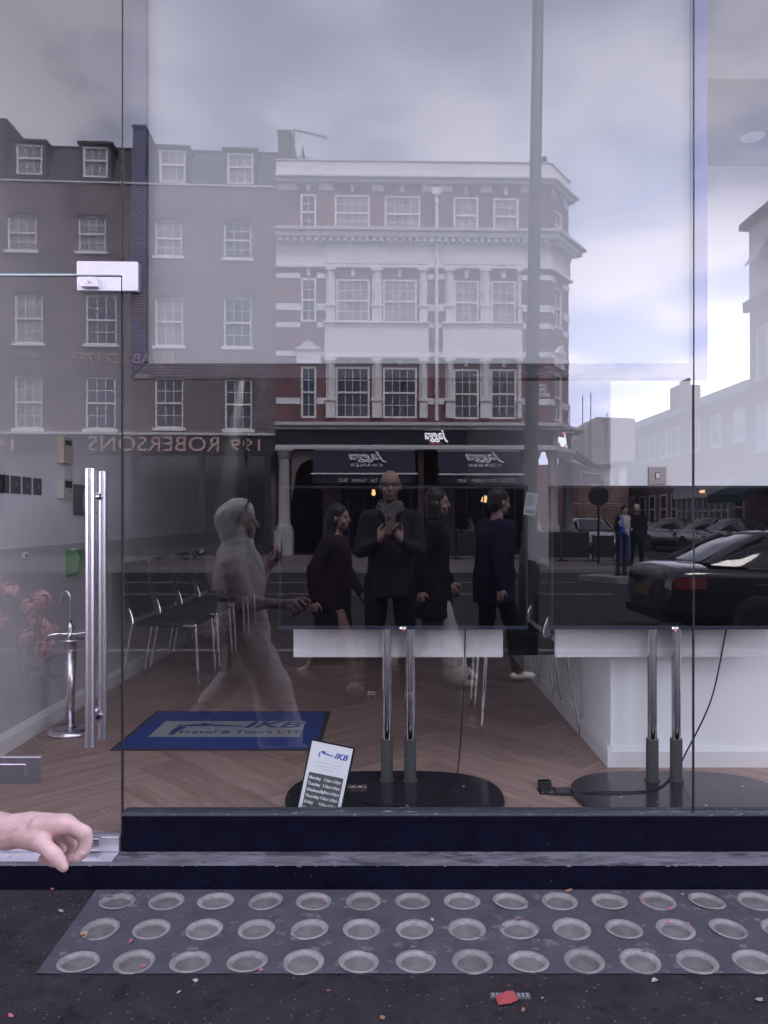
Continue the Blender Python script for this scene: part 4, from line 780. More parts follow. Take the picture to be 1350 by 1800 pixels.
# parapet ledge, mansard with dormers, party walls
b = B(); b.box((UL, -0.3, VT - 0.05), (-0.003, 0.05, VT + 0.02)); b.build('parapet_coping', STONE2, RB)
VR = rv_(243, 240); b = B(); b.prism([(-0.25, VT + 0.021), (-0.95, VR), (-5, VR), (-5, VT + 0.021)], lambda a, c, d: (d, a, c), UL, -0.003); b.build('mansard_roof', SLATE, RB)
b = B(); b.tube([(UL, -0.97, VR + 0.03), (-0.003, -0.97, VR + 0.03)], 0.07, 8); b.build('ridge_tiles', SLATE, RB)
for a, c, t, d in ((25, 72, 250, 304), (143, 188, 254, 309), (278, 325, 260, 318), (398, 445, 265, 321)):
    pc = (a + c) / 2; u0, u1, v0, v1 = ru(a), ru(c), rv_(d, pc), rv_(t, pc)
    dm = B(); dm.box((u0 - 0.12, -1.5, v0 - 0.12), (u0 - 0.001, -0.12, v1 + 0.08)); dm.box((u1 + 0.001, -1.5, v0 - 0.12), (u1 + 0.12, -0.12, v1 + 0.08)); dm.box((u0 - 0.001, -1.5, v0 - 0.12), (u1 + 0.001, -0.12, v0 - 0.001)); dm.box((u0 - 0.18, -1.6, v1 + 0.081), (u1 + 0.18, -0.06, v1 + 0.16)); dm.box((u0, -1.5, v0), (u1, -0.4, v1))
    dm.build('dormer', SLATE, RB); window(RB, u0, u1, v0, v1, -0.10, 3, 1, 1, fw=0.08, sill=False, panem=PANEC, mid=0.56)
def party(pa, pb, top, bot, name='party_wall'):
    pc = (pa + pb) / 2; u0, u1 = ru(pa), ru(pb); vt, vb = rv_(top, pc), rv_(bot, pc); b = B()
    b.prism([(-0.05, vb), (-0.3, vt), (-3.5, vt), (-3.5, vb)], lambda a, c, d: (d, a, c), u0, u1); b.box((u0 - .03, -3.6, vt + .001), (u1 + .03, -0.25, vt + 0.09)); b.build(name, mat('sooty_brick', (0.075, 0.06, 0.07), 0.9, var=0.3, vscale=3), RB)
party(230, 252, 217, 326); party(-35, 5, 205, 318)
# fascia and shop front
b = B(); b.box((UL, 0.0, VF - 0.10), (-0.003, 0.16, VF - 0.001)); b.build('fascia_ledge', STONE2, RB)
VB = rv_(800, 240); b = B(); b.box((UL, 0.0, VB), (-0.003, 0.06, VF - 0.101)); b.build('fascia_board', DKPAINT, RB)
b = B(); b.box((UL, -0.15, 0.35), (-0.3, -0.02, VB - 0.001)); b.build('shop_glazing', DKGLASS, RB); b = B(); b.box((UL, -0.2, 0.0), (-0.003, 0.08, 0.349)); b.build('shop_plinth', DKPAINT, RB)
for k in range(6):
    u = -0.3 - 2.4 * k; b = B(); b.box((u - 0.12, -0.019, 0.35), (u + 0.12, 0.05, VB - 0.001)); b.build('shop_pilaster', DKPAINT, RB)
def rtext(s, pa, pb, pt, pbm, m_=GOLD, space=1.05):
    pc = (pa + pb) / 2; h = (rv_(pt, pc) - rv_(pbm, pc)); o = text('lettering', s, h * 1.42, m_, (0, 0, 0), FACE_STREET, RB, 0.02, off=0.004, space=space)
    w_ = o.dimensions.x or 1; bb = [v.co.x for v in o.data.vertices]; w_ = max(bb) - min(bb); o.scale = (abs(ru(pb) - ru(pa)) / w_, 1, 1); o.location = ((ru(pa) + ru(pb)) / 2, 0.10 if pt > 700 else 0.03, (rv_(pt, pc) + rv_(pbm, pc)) / 2); return o
rtext('ROBERSONS', 158, 387, 769, 795); rtext('199', 410, 461, 774, 794); rtext('199', -30, 30, 774, 795); rtext("ESTAB'S D 1797", 128, 306, 622, 640)
b = B(); u = ru(432); b.cyl((u, 0.2, rv_(800, 432)), (u, 0.2, rv_(828, 432)), 0.05, 0.0, n=10); b.cyl((u, 0.07, rv_(762, 432)), (u, 0.2, rv_(800, 432)), 0.04, n=8); b.build('hanging_bracket', BLACKP, RB)
b = B(); b.box((UL, -10, 0), (-0.01, -5.0, VR - 0.02)); b.box((UL, -5.0, 0), (-0.01, -0.35, VT - 0.06)); b.build('rear_mass', BRK, RB)

# ---- red brick corner building with the restaurant
KJ = 0.027; angJ = -math.atan(KJ)
JB = empty('corner_restaurant_building', (piv.x, piv.y, ZF), angJ); tag(JB, 'red brick and white stucco corner building above the awnings', 'building')
def Dj(px): t = (px - PX0) / F; t0 = (485 - PX0) / F; return DJ * (1 - KJ * t0) / (1 - KJ * t)
def ju(px): return ((px - PX0) * Dj(px) / F - piv.x) / math.cos(angJ)
def jv(py, px=720): return CZ + (PY0 - py) * Dj(px) / F - ZF
def jbox(pa, pb, pt, pbm, y0, y1, name, m_, bevel=0.0, parent=None):
    b = B(); b.box((ju(pa), y0, jv(pbm)), (ju(pb), y1, jv(pt))); return b.build(name, m_, parent or JB, bevel=bevel)
UE = ju(967)
W3 = [(528, 556, 343, 405, 2), (588, 650, 343, 406, 4), (676, 739, 344, 407, 4), (797, 841, 345, 409, 3), (867, 912, 346, 410, 3)]
W2 = [(529, 556, 490, 566, 2), (591, 650, 491, 567, 4), (673, 733, 491, 568, 4), (798, 842, 492, 569, 3), (863, 907, 492, 570, 3)]
W1 = [(529, 556, 645, 735, 2), (590, 650, 645, 735, 4), (673, 733, 646, 735, 4), (797, 842, 648, 736, 3), (862, 908, 648, 736, 3)]
jops = [(ju(a), ju(b_), jv(d), jv(t)) for a, b_, t, d, c in W3 + W2 + W1]
VTJ, VBJ = jv(286), jv(745)
wall(JB, 0.0, UE, VBJ, jv(318), jops, 0, RED)
for (a, b_, t, d, c) in W3 + W2 + W1:
    window(JB, ju(a), ju(b_), jv(d), jv(t), 0.06, c, 2, 2, fw=0.075, sill=False, panem=PANE if t > 600 or c == 2 else PANEC)
# chamfered corner: local frame turned back from the street
CH = Matrix.Translation((UE, 0, 0)) @ Matrix.Rotation(-math.atan2(1.55, 1.1), 4, 'Z'); CL = math.hypot(1.55, 1.1)
CE = empty('corner_bay', (UE, 0, 0), -math.atan2(1.55, 1.1), JB)
cw = [(0.45, 1.25, jv(410), jv(355)), (0.45, 1.25, jv(568), jv(495)), (0.45, 1.25, jv(736), jv(650))]
wall(JB, 0, 0.001, 0, 0.001, [], -1, RED, name='wall_backing')
def chbuild(b, name, m_): o = b.build(name, m_, CE); return o
us = None
b = B(); tmp = []
o = wall(CE, 0.0, CL, VBJ, jv(318), cw, 0, RED)
for c_ in cw: window(CE, *c_, 0.06, 2, 2, 2, fw=0.08, sill=False) if False else None
for c_ in cw:
    q = B(); u0, u1, v0, v1 = c_; fw = 0.08; vm = (v0 + v1) / 2
    q.box((u0, -0.14, v0), (u0 + fw, -0.02, v1)); q.box((u1 - fw, -0.14, v0), (u1, -0.02, v1)); q.box((u0 + fw, -0.14, v1 - fw), (u1 - fw, -0.02, v1)); q.box((u0 + fw, -0.14, v0), (u1 - fw, -0.02, v0 + fw)); q.box((u0 + fw, -0.13, vm - .035), (u1 - fw, -0.03, vm + .035)); q.box(((u0 + u1) / 2 - .012, -0.10, v0 + fw), ((u0 + u1) / 2 + .012, -0.07, v1 - fw))
    q.k = 1; q.box((u0 + fw, -0.12, v0 + fw), (u1 - fw, -0.105, v1 - fw)); q.build('window', [SASH, PANE], CE)
def trim(py0, py1, out, m_, name, u0=0.0, extra=0.35):
    """horizontal moulding that runs along the front and round the corner bay"""
    v0, v1 = jv(py1), jv(py0); b = B(); b.box((u0, -0.1, v0), (UE + out * 0.45, out, v1)); f = b.build(name, m_, JB, bevel=0.02)
    b = B(); b.box((-out * 0.45, -0.1, v0 + .002), (CL + out, out - .004, v1 - .002)); b.build(name, m_, CE, bevel=0.02); return f
trim(286, 313, 0.05, STONE, 'parapet'); trim(283.5, 286, 0.10, STONE2, 'parapet_coping'); trim(313.2, 318, 0.34, STONE, 'cornice'); trim(318.2, 325, 0.20, STONE2, 'cornice_bed')
trim(408, 414, 0.55, STONE2, 'main_cornice'); trim(414.2, 423, 0.42, STONE, 'main_cornice_bed'); trim(433, 467, 0.06, STONE, 'frieze'); trim(467.2, 473, 0.14, STONE, 'architrave')
trim(423.2, 433, 0.10, STONE, 'dentil_band')
for k in range(38):
    u = 0.12 + k * 0.265
    if u > UE: break
    b = B(); b.box((u, 0.1, jv(430)), (u + 0.13, 0.36, jv(423.5))); b.build('modillion', STONE, JB)
for k in range(6): b = B(); b.box((0.15 + k * .3, 0.1, jv(430)), (0.28 + k * .3, 0.36, jv(423.5))); b.build('modillion', STONE, CE)
# white voussoir blocks and keystones of the top floor
for a, c in ((487, 524), (559, 587), (652, 675), (740, 764), (770, 796), (843, 866), (914, 945)):
    b = B(); b.prism([(ju(a), jv(337)), (ju(c), jv(337)), (ju(c - 3), jv(325.3)), (ju(a + 3), jv(325.3))], lambda p, q, d: (p, d, q), -0.01, 0.035); b.build('stone_block', STONE, JB)
for a, b_, t, d, c in W3 + W2 + W1:
    pc = (a + b_) / 2; tt = {343: 326, 344: 326, 345: 326, 346: 326}.get(t, t - 17); b = B(); b.prism([(ju(pc - 2.5), jv(t - 4)), (ju(pc + 2.5), jv(t - 4)), (ju(pc + 4), jv(tt)), (ju(pc - 4), jv(tt))], lambda p, q, d: (p, d, q), -0.01, 0.04); b.build('keystone', STONE, JB)
for b_ in (0.1, 1.35): q = B(); q.box((b_, -0.01, jv(340)), (b_ + 0.4, 0.035, jv(326))); q.build('stone_block', STONE, CE)
# stone bands in the brick
for t, d in ((482, 491), (535, 547), (568, 577), (618, 627), (700, 711)):
    for a, c in ((485.5, 528), (557, 572)):
        jbox(a, c, t, d, -0.01, 0.03, 'stone_band', STONE)
    for a, c in ((752, 764), (770, 782)): jbox(a, c, t, d, -0.01, 0.03, 'stone_band', STONE)
    jbox(918, 966, t, d, -0.01, 0.03, 'stone_band', STONE)
    for a, c in ((0.0, 0.42), (1.28, CL)): b = B(); b.box((a, -0.01, jv(d)), (c, 0.03, jv(t))); b.build('stone_band', STONE, CE)
# two white bays with columns, spandrels
for (a, c, cols) in ((571, 753, ((573, 589), (654, 671), (737, 751))), (778, 917, ((783, 798), (844, 861), (909, 916)))):
    jbox(a, c, 571, 626, -0.02, 0.12, 'spandrel_panel', STONE); jbox(a - 2, c + 2, 567.5, 570.8, -0.02, 0.24, 'spandrel_cap', STONE, 0.02); jbox(a - 2, c + 2, 626.2, 631, -0.02, 0.20, 'spandrel_foot', STONE, 0.02)
    jbox(a, c, 434, 466, 0.0605, 0.13, 'frieze_panel', STONE)
    for (p, q) in cols:
        for top, bot in ((473.2, 567.3), (631.2, 735)):
            um = (ju(p) + ju(q)) / 2; r = (ju(q) - ju(p)) / 2; b = B(); sp = top + 0.72 * (bot - top)
            b.box((um - r, -0.05, jv(bot)), (um + r, 0.17, jv(sp))); b.box((um - r - .04, -0.05, jv(sp) + .001), (um + r + .04, 0.22, jv(sp - 4))); b.box((um - r, -0.05, jv(sp - 4.2)), (um + r, 0.03, jv(top + 5)))
            b.cyl((um, 0.06, jv(sp - 4.2)), (um, 0.06, jv(top + 5)), r * 0.72, r * 0.62, n=14); b.box((um - r - .03, -0.05, jv(top + 4.8)), (um + r + .03, 0.2, jv(top))); b.build('column', STONE, JB)
# pediments over the narrow first-floor windows
for P_, uc in ((JB, (ju(528) + ju(557)) / 2), (CE, 0.85)):
    b = B(); b.prism([(uc - 0.5, jv(616)), (uc + 0.5, jv(616)), (uc, jv(600))], lambda p, q, d: (p, d, q), 0.0, 0.16); b.box((uc - 0.45, 0.0, jv(640)), (uc + 0.45, 0.08, jv(616.2))); b.build('pediment', STONE, P_)
# drain pipe
b = B(); u = ju(767); b.cyl((u, 0.12, jv(740)), (u, 0.12, jv(342)), 0.07, n=10); b.box((u - 0.17, 0.0, jv(345)), (u + 0.17, 0.24, jv(333)));
for t in (360, 430, 520, 600, 690): b.cyl((u, 0.12, jv(t)), (u, 0.12, jv(t - 3)), 0.10, n=10)
b.build('drain_pipe', SASH, JB)
# roof things
b = B(); b.box((ju(944), -1.6, jv(290)), (ju(974), -0.7, jv(270))); 
for p in (951, 965): b.lathe((ju(p), -1.1, jv(270)), [(0.2, 0), (0.16, 0.1), (0.17, 0.3), (0.21, 0.34), (0.2, 0.4)], 12)
b.build('chimney', mat('chimney_brick', (0.13, 0.075, 0.075), 0.9, var=0.2), JB)
b = B(); b.box((0.05, -3.5, jv(290)), (0.5, -0.25, jv(229))); b.box((0.0, -3.55, jv(228.8)), (0.55, -0.2, jv(226))); b.build('party_wall', MATS['sooty_brick'], JB)
b = B(); b.box((0.02, -10.5, jv(757)), (UE, -0.26, jv(290))); b.build('rear_mass', RED, JB); b = B(); b.box((0.02, -10.5, 0), (UE, -3.6, jv(757.2))); b.box((0.02, -3.6, 0), (0.12, -0.3, jv(757.2))); b.build('rear_ground_storey', RED, JB)
b = B(); b.prism([(UE, -0.2), (UE + 1.08, -1.75), (UE + 1.08, -14), (UE, -14)], lambda a, c, d: (a, c, d), VBJ, jv(290)); b.build('side_mass', REDY, JB)
AER = mat('aerial_metal', (0.16, 0.15, 0.16), 0.5, 0.6)
an = B(); p = Vector((ju(513), -0.8, jv(282))); an.cyl(p, (p.x, p.y, jv(208)), 0.035, n=6); an.cyl((p.x, p.y, jv(212)), (ju(573), -0.8, jv(225)), 0.026, n=6)
for k in range(8): f = k / 7; x = p.x + 0.1 + f * (ju(572) - p.x - .1); z = jv(212 + 13 * f); an.cyl((x, p.y, z - 0.12), (x, p.y, z + 0.12), 0.018, n=5)
an.cyl((p.x, p.y, jv(240)), (p.x + .3, p.y, jv(215)), 0.012, n=5)
o = an.build('tv_aerial', AER, loc=(0, 0, 0)); o.matrix_world = Matrix.Translation((piv.x, piv.y, ZF)) @ Matrix.Rotation(angJ, 4, 'Z'); tag(o, 'spiky television aerial on the corner building roof', 'aerial')
b = B(); b.lathe((0, 0, 0), [(0.001, 0), (0.2, 0.03), (0.38, 0.10), (0.37, 0.115), (0.2, 0.05), (0.001, 0.02)], 20); b.cyl((0, 0, 0), (0, 0, -0.2), 0.03, n=8); b.cyl((0, 0, 0.0), (0.1, 0, 0.35), 0.015, n=6)
o = b.build('satellite_dish', AER, smooth=True); o.matrix_world = Matrix.Translation((piv.x, piv.y, ZF)) @ Matrix.Rotation(angJ, 4, 'Z') @ Matrix.Translation((ju(527), -0.9, jv(258))) @ Matrix.Rotation(R_(80), 4, 'Y'); tag(o, 'dark satellite dish seen edge on beside the aerial', 'satellite dish')

# ground-floor restaurant front
VA = jv(753)
trim(745, 751, 0.5, STONE2, 'fascia_cornice'); trim(751.2, 757, 0.34, STONE2, 'fascia_bed')
jbox(486, 966, 757.2, 783, -0.05, 0.10, 'fascia_board', NAVYF)
trim(783.2, 791, 0.22, STONE2, 'lower_cornice')
b = B(); b.box((0.0, -0.05, jv(783)), (CL, 0.1, jv(757.2))); b.build('fascia_board', NAVYF, CE)
text('lettering', 'Reservations', 0.30, mat('dim_lettering', (0.05, 0.05, 0.075), 0.5), (ju(632), 0.108, jv(772)), FACE_STREET, JB, 0.004)
b = B(); b.box((ju(606), 0.101, jv(785)), (ju(677), 0.12, jv(767))); b.build('notice_board', NAVYF, JB)
SIGNW = mat('lit_sign_white', (0.9, 0.9, 0.95), 0.4, emit=(0.92, 0.95, 1.0), estr=1.2); SIGNR = mat('lit_sign_red', (0.7, 0.15, 0.12), 0.4, emit=(1.0, 0.25, 0.2), estr=0.35); SIGNO = mat('lit_sign_orange', (0.8, 0.3, 0.2), 0.4, emit=(1.0, 0.36, 0.26), estr=1.2)
def logo(P_, u, y, v, h, mw, mr, mo, lit, rot=FACE_STREET):
    S_ = text('lettering', 'Jagga', h * 1.0, mw, (u, y, v + h * 0.1), rot, P_, 0.02, shear=0.4, off=h * 0.004, sx=0.80)
    text('lettering', 'CORNER', h * 0.24, mr, (u, y, v - h * 0.52), rot, P_, 0.015, space=1.4, sx=0.8)
    if mo: b = B(); b.cyl((u + h * 0.30 * -1 + h * 0.55, y, v + h * 0.62), (u + h * 0.25, y + 0.03, v + h * 0.62), h * 0.17, n=18); b.build('sign_dot', mo, P_)
logo(JB, ju(765), 0.22, jv(768), 0.50, SIGNW, SIGNR, SIGNO, True)
logo(CE, 0.75, 0.2, jv(772), 0.50, SIGNW, SIGNR, SIGNO, True)
# awnings: two along the front, one at the corner
def awning(P_, u0, u1, vt, vb, out, name='awning', vh=0.32):
    b = B(); b.add([(u0, 0.12, vt), (u1, 0.12, vt), (u1, out, vb), (u0, out, vb), (u0, 0.12, vt - .03), (u1, 0.12, vt - .03), (u1, out, vb - .03), (u0, out, vb - .03)], [(0, 1, 2, 3), (7, 6, 5, 4), (0, 3, 7, 4), (1, 5, 6, 2), (0, 4, 5, 1)])
    b.box((u0, out - .012, vb - .031 - vh), (u1, out + .004, vb - .0305)); f = b.build(name, AWN, P_)
    b = B(); b.box((u0 - .05, out - .03, vb - .03), (u1 + .05, out + .05, vb + .03)); b.build('front_bar', LIGHTBAR, f, bevel=0.01)
    b = B(); b.box((u0, 0.06, vt - .0295), (u1, 0.16, vt + .045)); b.build('top_bar', LIGHTBAR, f, bevel=0.01); return f
A1 = awning(JB, ju(553), ju(728), jv(792), jv(836), 1.15); A2 = awning(JB, ju(768), ju(911), jv(793), jv(837), 1.15)
for A_, ua in ((A1, ju(645)), (A2, ju(846))):
    sl_ = math.atan2(jv(792) - jv(836), 1.03); vm = (jv(792) + jv(836)) / 2 + .02
    rt = (R_(180) - 0 - sl_ if False else R_(90) - (R_(90) - sl_), 0, R_(180))
    text('lettering', 'Jagga', 0.70, AWNW, (ua, 0.56, vm + 0.19), (sl_, 0, R_(180)), A_, 0.004, shear=0.45, off=0.004, sx=0.9); text('lettering', 'CORNER', 0.24, AWNW, (ua, 0.90, vm - 0.17), (sl_, 0, R_(180)), A_, 0.004, space=1.45, off=0.002, sx=0.95)
    text('lettering', 'Drink · Eat · Listen · Surf', 0.21, AWNW, (ua, 1.156, jv(846.5)), FACE_STREET, A_, 0.002, sx=0.95)
A3 = awning(CE, -0.1, 1.75, jv(797), jv(832), 1.3); text('lettering', 'Jagga', 0.5, AWNW, (0.85, 0.62, (jv(797) + jv(832)) / 2 + .12), (math.atan2(jv(797) - jv(832), 1.18), 0, R_(180)), A3, 0.004, shear=0.4, off=0.008, sx=0.9); text('lettering', 'Drink · Eat · Listen', 0.17, AWNW, (0.85, 1.306, jv(842)), FACE_STREET, A3, 0.002)
# columns, piers and glazing of the ground floor
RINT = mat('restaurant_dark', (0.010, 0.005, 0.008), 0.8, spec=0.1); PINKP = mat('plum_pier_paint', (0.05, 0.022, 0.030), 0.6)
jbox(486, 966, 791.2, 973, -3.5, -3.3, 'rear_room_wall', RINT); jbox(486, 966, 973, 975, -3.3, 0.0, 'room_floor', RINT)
def col(P_, u, y, r, name='stone_column'):
    b = B(); b.box((u - r * 1.5, y - r * 1.5, 0), (u + r * 1.5, y + r * 1.5, 0.9)); b.lathe((u, y, 0.9), [(r * 1.45, 0), (r * 1.45, .12), (r * 1.1, .2), (r, .3), (r * 0.88, jv(802) - 1.0), (r * 1.15, jv(801) - .95), (r * 1.3, jv(794) - .9)], 20); b.box((u - r * 1.5, y - r * 1.4, jv(794)), (u + r * 1.5, y + r * 1.4, jv(791.2))); return b.build(name, mat('column_stone', (0.34, 0.33, 0.345), 0.7, var=0.2, vscale=2), P_, angle=40)
col(JB, ju(500), 0.05, 0.22); col(JB, ju(936), 0.05, 0.24); col(CE, 0.12, 0.05, 0.2); col(CE, 1.7, 0.05, 0.2)
b = B(); u0, u1 = ju(512), ju(552); pts = [(u0, jv(793)), (u0, jv(880))] + [(u0 + 0.14 + 0.62 * (1 - math.cos(t * math.pi / 2 / 8)), jv(845) + (jv(808) - jv(845)) * math.sin(t * math.pi / 2 / 8)) for t in range(9)] + [(u1 + .05, jv(808)), (u1 + .05, jv(793))]
b.prism(pts, lambda a, c, d: (a, d, c), -0.15, 0.0); b.build('entrance_arch', mat('arch_pink_stone', (0.16, 0.11, 0.125), 0.7), JB)
for a, c in ((567, 598), (735, 745), (768, 800)): jbox(a, c, 791.2, 975, -0.25, -0.05, 'plum_pier', PINKP)
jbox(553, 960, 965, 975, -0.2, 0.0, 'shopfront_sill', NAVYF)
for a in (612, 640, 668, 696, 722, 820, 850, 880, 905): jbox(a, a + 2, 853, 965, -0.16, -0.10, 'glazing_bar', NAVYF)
jbox(553, 930, 853, 860, -0.18, -0.09, 'glazing_rail', NAVYF)
jbox(486, 512, 945, 975, -0.3, 0.2, 'column_plinth', STONE)
WARM = mat('warm_lamp', (1, 0.7, 0.35), 0.5, emit=(1.0, 0.62, 0.25), estr=2.0)
def lampthing(px, py, w2, h2, label):
    o = B(); p = (ju(px), -1.2, jv(py)); o.lathe((0, 0, 0), [(0.02, -h2), (w2, -h2 * .7), (w2 * .7, h2 * .6), (0.03, h2)], 10); ob = o.build('wall_lamp', WARM, smooth=True); ob.matrix_world = Matrix.Translation((piv.x, piv.y, ZF)) @ Matrix.Rotation(angJ, 4, 'Z') @ Matrix.Translation(p)
    q = B(); q.cyl((0, 0, h2), (0, 0, h2 + 0.5), 0.012, n=6); q.build('stem', BLACKP, ob); tag(ob, label, 'lamp')
lampthing(657, 863, 0.08, 0.15, 'glowing warm lamp beside the photographer, inside the restaurant'); lampthing(861, 876, 0.16, 0.14, 'glowing warm hanging lamp in the restaurant, farther from the photographer')
# street name plate, diamond sign
pl = B(); pl.box((ju(936), 0.031, jv(697)), (ju(960), 0.055, jv(674))); o = pl.build('name_plate', mat('plate_white', (0.62, 0.62, 0.64), 0.5), JB)
PLB = mat('plate_black', (0.03, 0.03, 0.035), 0.5)
text('lettering', 'EDGWARE', 0.115, PLB, (ju(948), 0.058, jv(680)), FACE_STREET, o, 0.002, off=0.003, sx=0.85); text('lettering', 'ROAD', 0.125, PLB, (ju(949.5), 0.058, jv(687.5)), FACE_STREET, o, 0.002, off=0.003)
b = B(); b.box((ju(940), 0.056, jv(695)), (ju(956), 0.058, jv(693.5))); b.build('small_print', PLB, o)
b = B(); u, v = ju(964), jv(694); b.prism([(u - .06, v), (u, v - .1), (u + .06, v), (u, v + .1)], lambda a, c, d: (a, d, c), 0.03, 0.05); b.build('diamond_sign', STONE, JB)

# outdoor barriers in front of the restaurant
BAR = mat('barrier_cloth', (0.007, 0.007, 0.014), 0.7); base = RF(0, 0, 26.2).y
for k, (a, c) in enumerate(((700, 748), (752, 800), (804, 852), (856, 904), (935, 985), (988, 1034), (1042, 1078))):
    D = 25.6 if k < 4 else 24.6; p, q = RF(a, 0, D), RF(c, 0, D); b = B(); H = 0.92 if k < 6 else 0.8
    b.box((p.x, p.y, ZF + 0.1), (q.x, p.y + 0.03, ZF + H)); S_ = b.build('barrier', BAR)
    for x in (p.x, q.x): e = B(); e.cyl((x, p.y + .015, ZF), (x, p.y + .015, ZF + H + .05), 0.022, n=8); e.box((x - .15, p.y - .15, ZF + .001), (x + .15, p.y + .18, ZF + .03)); e.build('post', BLACKP, S_)
    tag(S_, ['black cloth barrier behind the dark-haired walking woman', 'second black cloth barrier outside the restaurant, behind the photographer', 'black cloth barrier under the seated white-shirted diner', 'black cloth barrier behind the navy jacket man', 'black cloth barrier just past the lamp post', 'black cloth barrier before the corner column', 'low black barrier beside the two standing pedestrians'][k], 'barrier', 'barriers outside the restaurant')

# ---- terrace along the side street (runs away from the shop), tall block in front
TX = 16.0
def ty(px): return 2 * G - TX * F / (px - PX0)       # world y on the terrace wall for a pixel column
TT = empty('side_street_terrace', (TX, ty(1318), ZF)); tag(TT, 'long low brick terrace down the side street with sash windows', 'building')
y1, y0 = 0.0, ty(1040) - ty(1318); TH = 7.0
b = B(); 
b.box((0, y0, 0), (7, y1 - .01, TH)); b.build('wall', TERB, TT); b = B(); b.prism([(-0.25, TH + .001), (7.2, TH + .001), (3.5, TH + 1.9)], lambda a, c, d: (a, d, c), y0, y1 - .02); b.build('roof', SLATE, TT)
for k, yy in enumerate((y0 * 0.18, y0 * 0.62)):
    b = B(); b.box((2.8, yy - 0.8, TH + 0.6), (4.2, yy + 0.8, TH + 3.0)); 
    for j in range(4): b.cyl((3.5, yy - .6 + .4 * j, TH + 3.0), (3.5, yy - .6 + .4 * j, TH + 3.45), 0.13, n=8)
    b.build('chimney', TERB, TT)
def sidewin(P_, yc, z0, z1, wd, x=0.0):
    b = B(); fw = 0.09; xo = x - 0.05
    b.box((xo, yc - wd / 2, z0), (x + .06, yc - wd / 2 + fw, z1)); b.box((xo, yc + wd / 2 - fw, z0), (x + .06, yc + wd / 2, z1)); b.box((xo, yc - wd / 2 + fw, z1 - fw), (x + .06, yc + wd / 2 - fw, z1)); b.box((xo, yc - wd / 2 + fw, z0), (x + .06, yc + wd / 2 - fw, z0 + fw)); b.box((xo + .01, yc - wd / 2 + fw, (z0 + z1) / 2 - .04), (x + .06, yc + wd / 2 - fw, (z0 + z1) / 2 + .04)); b.box((x - .14, yc - wd / 2 - .1, z0 - .12), (x + .05, yc + wd / 2 + .1, z0 - .001)); o = b.build('window', SASH, P_)
    for a, c in ((z0 + fw, (z0 + z1) / 2 - .04), ((z0 + z1) / 2 + .04, z1 - fw)): q = B(); q.box((x - .012, yc - wd / 2 + fw, a), (x + .05, yc + wd / 2 - fw, c)); q.build('pane', PANE, o)
for px in (1300, 1259, 1222, 1187, 1167, 1147, 1130, 1112, 1096, 1082, 1069, 1057):
    yc = ty(px) - ty(1318); sidewin(TT, yc, 4.9, 6.4, 1.15)
    if px < 1190 or px == 1300: sidewin(TT, yc, 1.0, 2.7, 1.1)
# white shop front set into the terrace
ya, yb_ = ty(1200) - ty(1318), ty(1292) - ty(1318); SHF = mat('white_shopfront', (0.60, 0.57, 0.60), 0.5); b = B(); b.box((-0.35, ya, 0), (-0.001, yb_, 0.7)); b.box((-0.45, ya - .2, 2.35), (-0.001, yb_ + .2, 3.0)); b.box((-0.6, ya - .3, 3.001), (-0.001, yb_ + .3, 3.15))
n = 9
for k in range(n + 1): yy = ya + (yb_ - ya) * k / n; b.box((-0.34, yy - .07, .7), (-0.02, yy + .07, 2.35))
b.box((-0.3, ya, 1.65), (-0.05, yb_, 1.75)); b.build('shop_front', SHF, TT); b = B(); b.box((-0.12, ya + .07, .7), (-0.06, yb_ - .07, 2.35)); b.build('shop_glass', DKGLASS, TT)
b = B(); b.box((-0.5, (ya * .4 + yb_ * .6) - .25, 2.6), (-0.46, (ya * .4 + yb_ * .6) + .25, 2.72)); b.build('shop_light', WARM, TT)
# dark green awning at the near end
b = B(); yy0, yy1 = ty(1318) - ty(1318) + .3, ty(1390) - ty(1318); b.add([(-0.02, yy0, 3.2), (-0.02, yy1, 3.2), (-2.0, yy1, 2.35), (-2.0, yy0, 2.35), (-0.02, yy0, 3.15), (-0.02, yy1, 3.15), (-2.0, yy1, 2.0), (-2.0, yy0, 2.0)], [(0, 1, 2, 3), (7, 6, 5, 4), (3, 2, 6, 7), (0, 3, 7, 4), (1, 5, 6, 2)])
TB = empty('tall_brick_block', (TX, ty(1318), ZF)); tag(TB, 'tall red brick block with white attic storey and tilted open windows', 'building')
b.build('green_awning', mat('green_canvas', (0.008, 0.045, 0.05), 0.8), TB)
yE = 11.0; H1 = 11.0
b = B(); b.box((0, 0.0, 0), (9, yE, H1)); b.build('wall', TERB, TB)
b = B(); b.box((-0.02, -0.02, H1 + .001), (9, yE, 14.2)); b.build('attic_wall', STONE2, TB)
b = B(); b.box((-0.35, -0.3, 14.201), (9.2, yE, 14.5)); b.box((-0.25, -0.15, H1 - .5), (-.001, yE, H1 - .05)); b.build('cornice', mat('dark_cornice', (0.12, 0.11, 0.12), 0.7), TB)
for k in range(4):
    yc = 1.2 + k * 2.1
    for z0, z1 in ((4.3, 6.3), (7.4, 9.6)): sidewin(TB, yc, z0, z1, 1.0)
    b = B(); b.box((-0.03, yc - .6, 11.6), (-.021, yc + .6, 13.3)); b.build('attic_window', PANE, TB)
    b = B(); b.add([(-0.04, yc - .5, 13.2), (-0.04, yc + .5, 13.2), (-0.55, yc + .5, 12.3), (-0.55, yc - .5, 12.3), (-0.08, yc - .5, 13.2), (-0.08, yc + .5, 13.2), (-0.59, yc + .5, 12.3), (-0.59, yc - .5, 12.3)], [(0, 1, 2, 3), (7, 6, 5, 4), (0, 4, 5, 1), (1, 5, 6, 2), (2, 6, 7, 3), (3, 7, 4, 0)]); b.build('tilted_sash', SASH, TB)
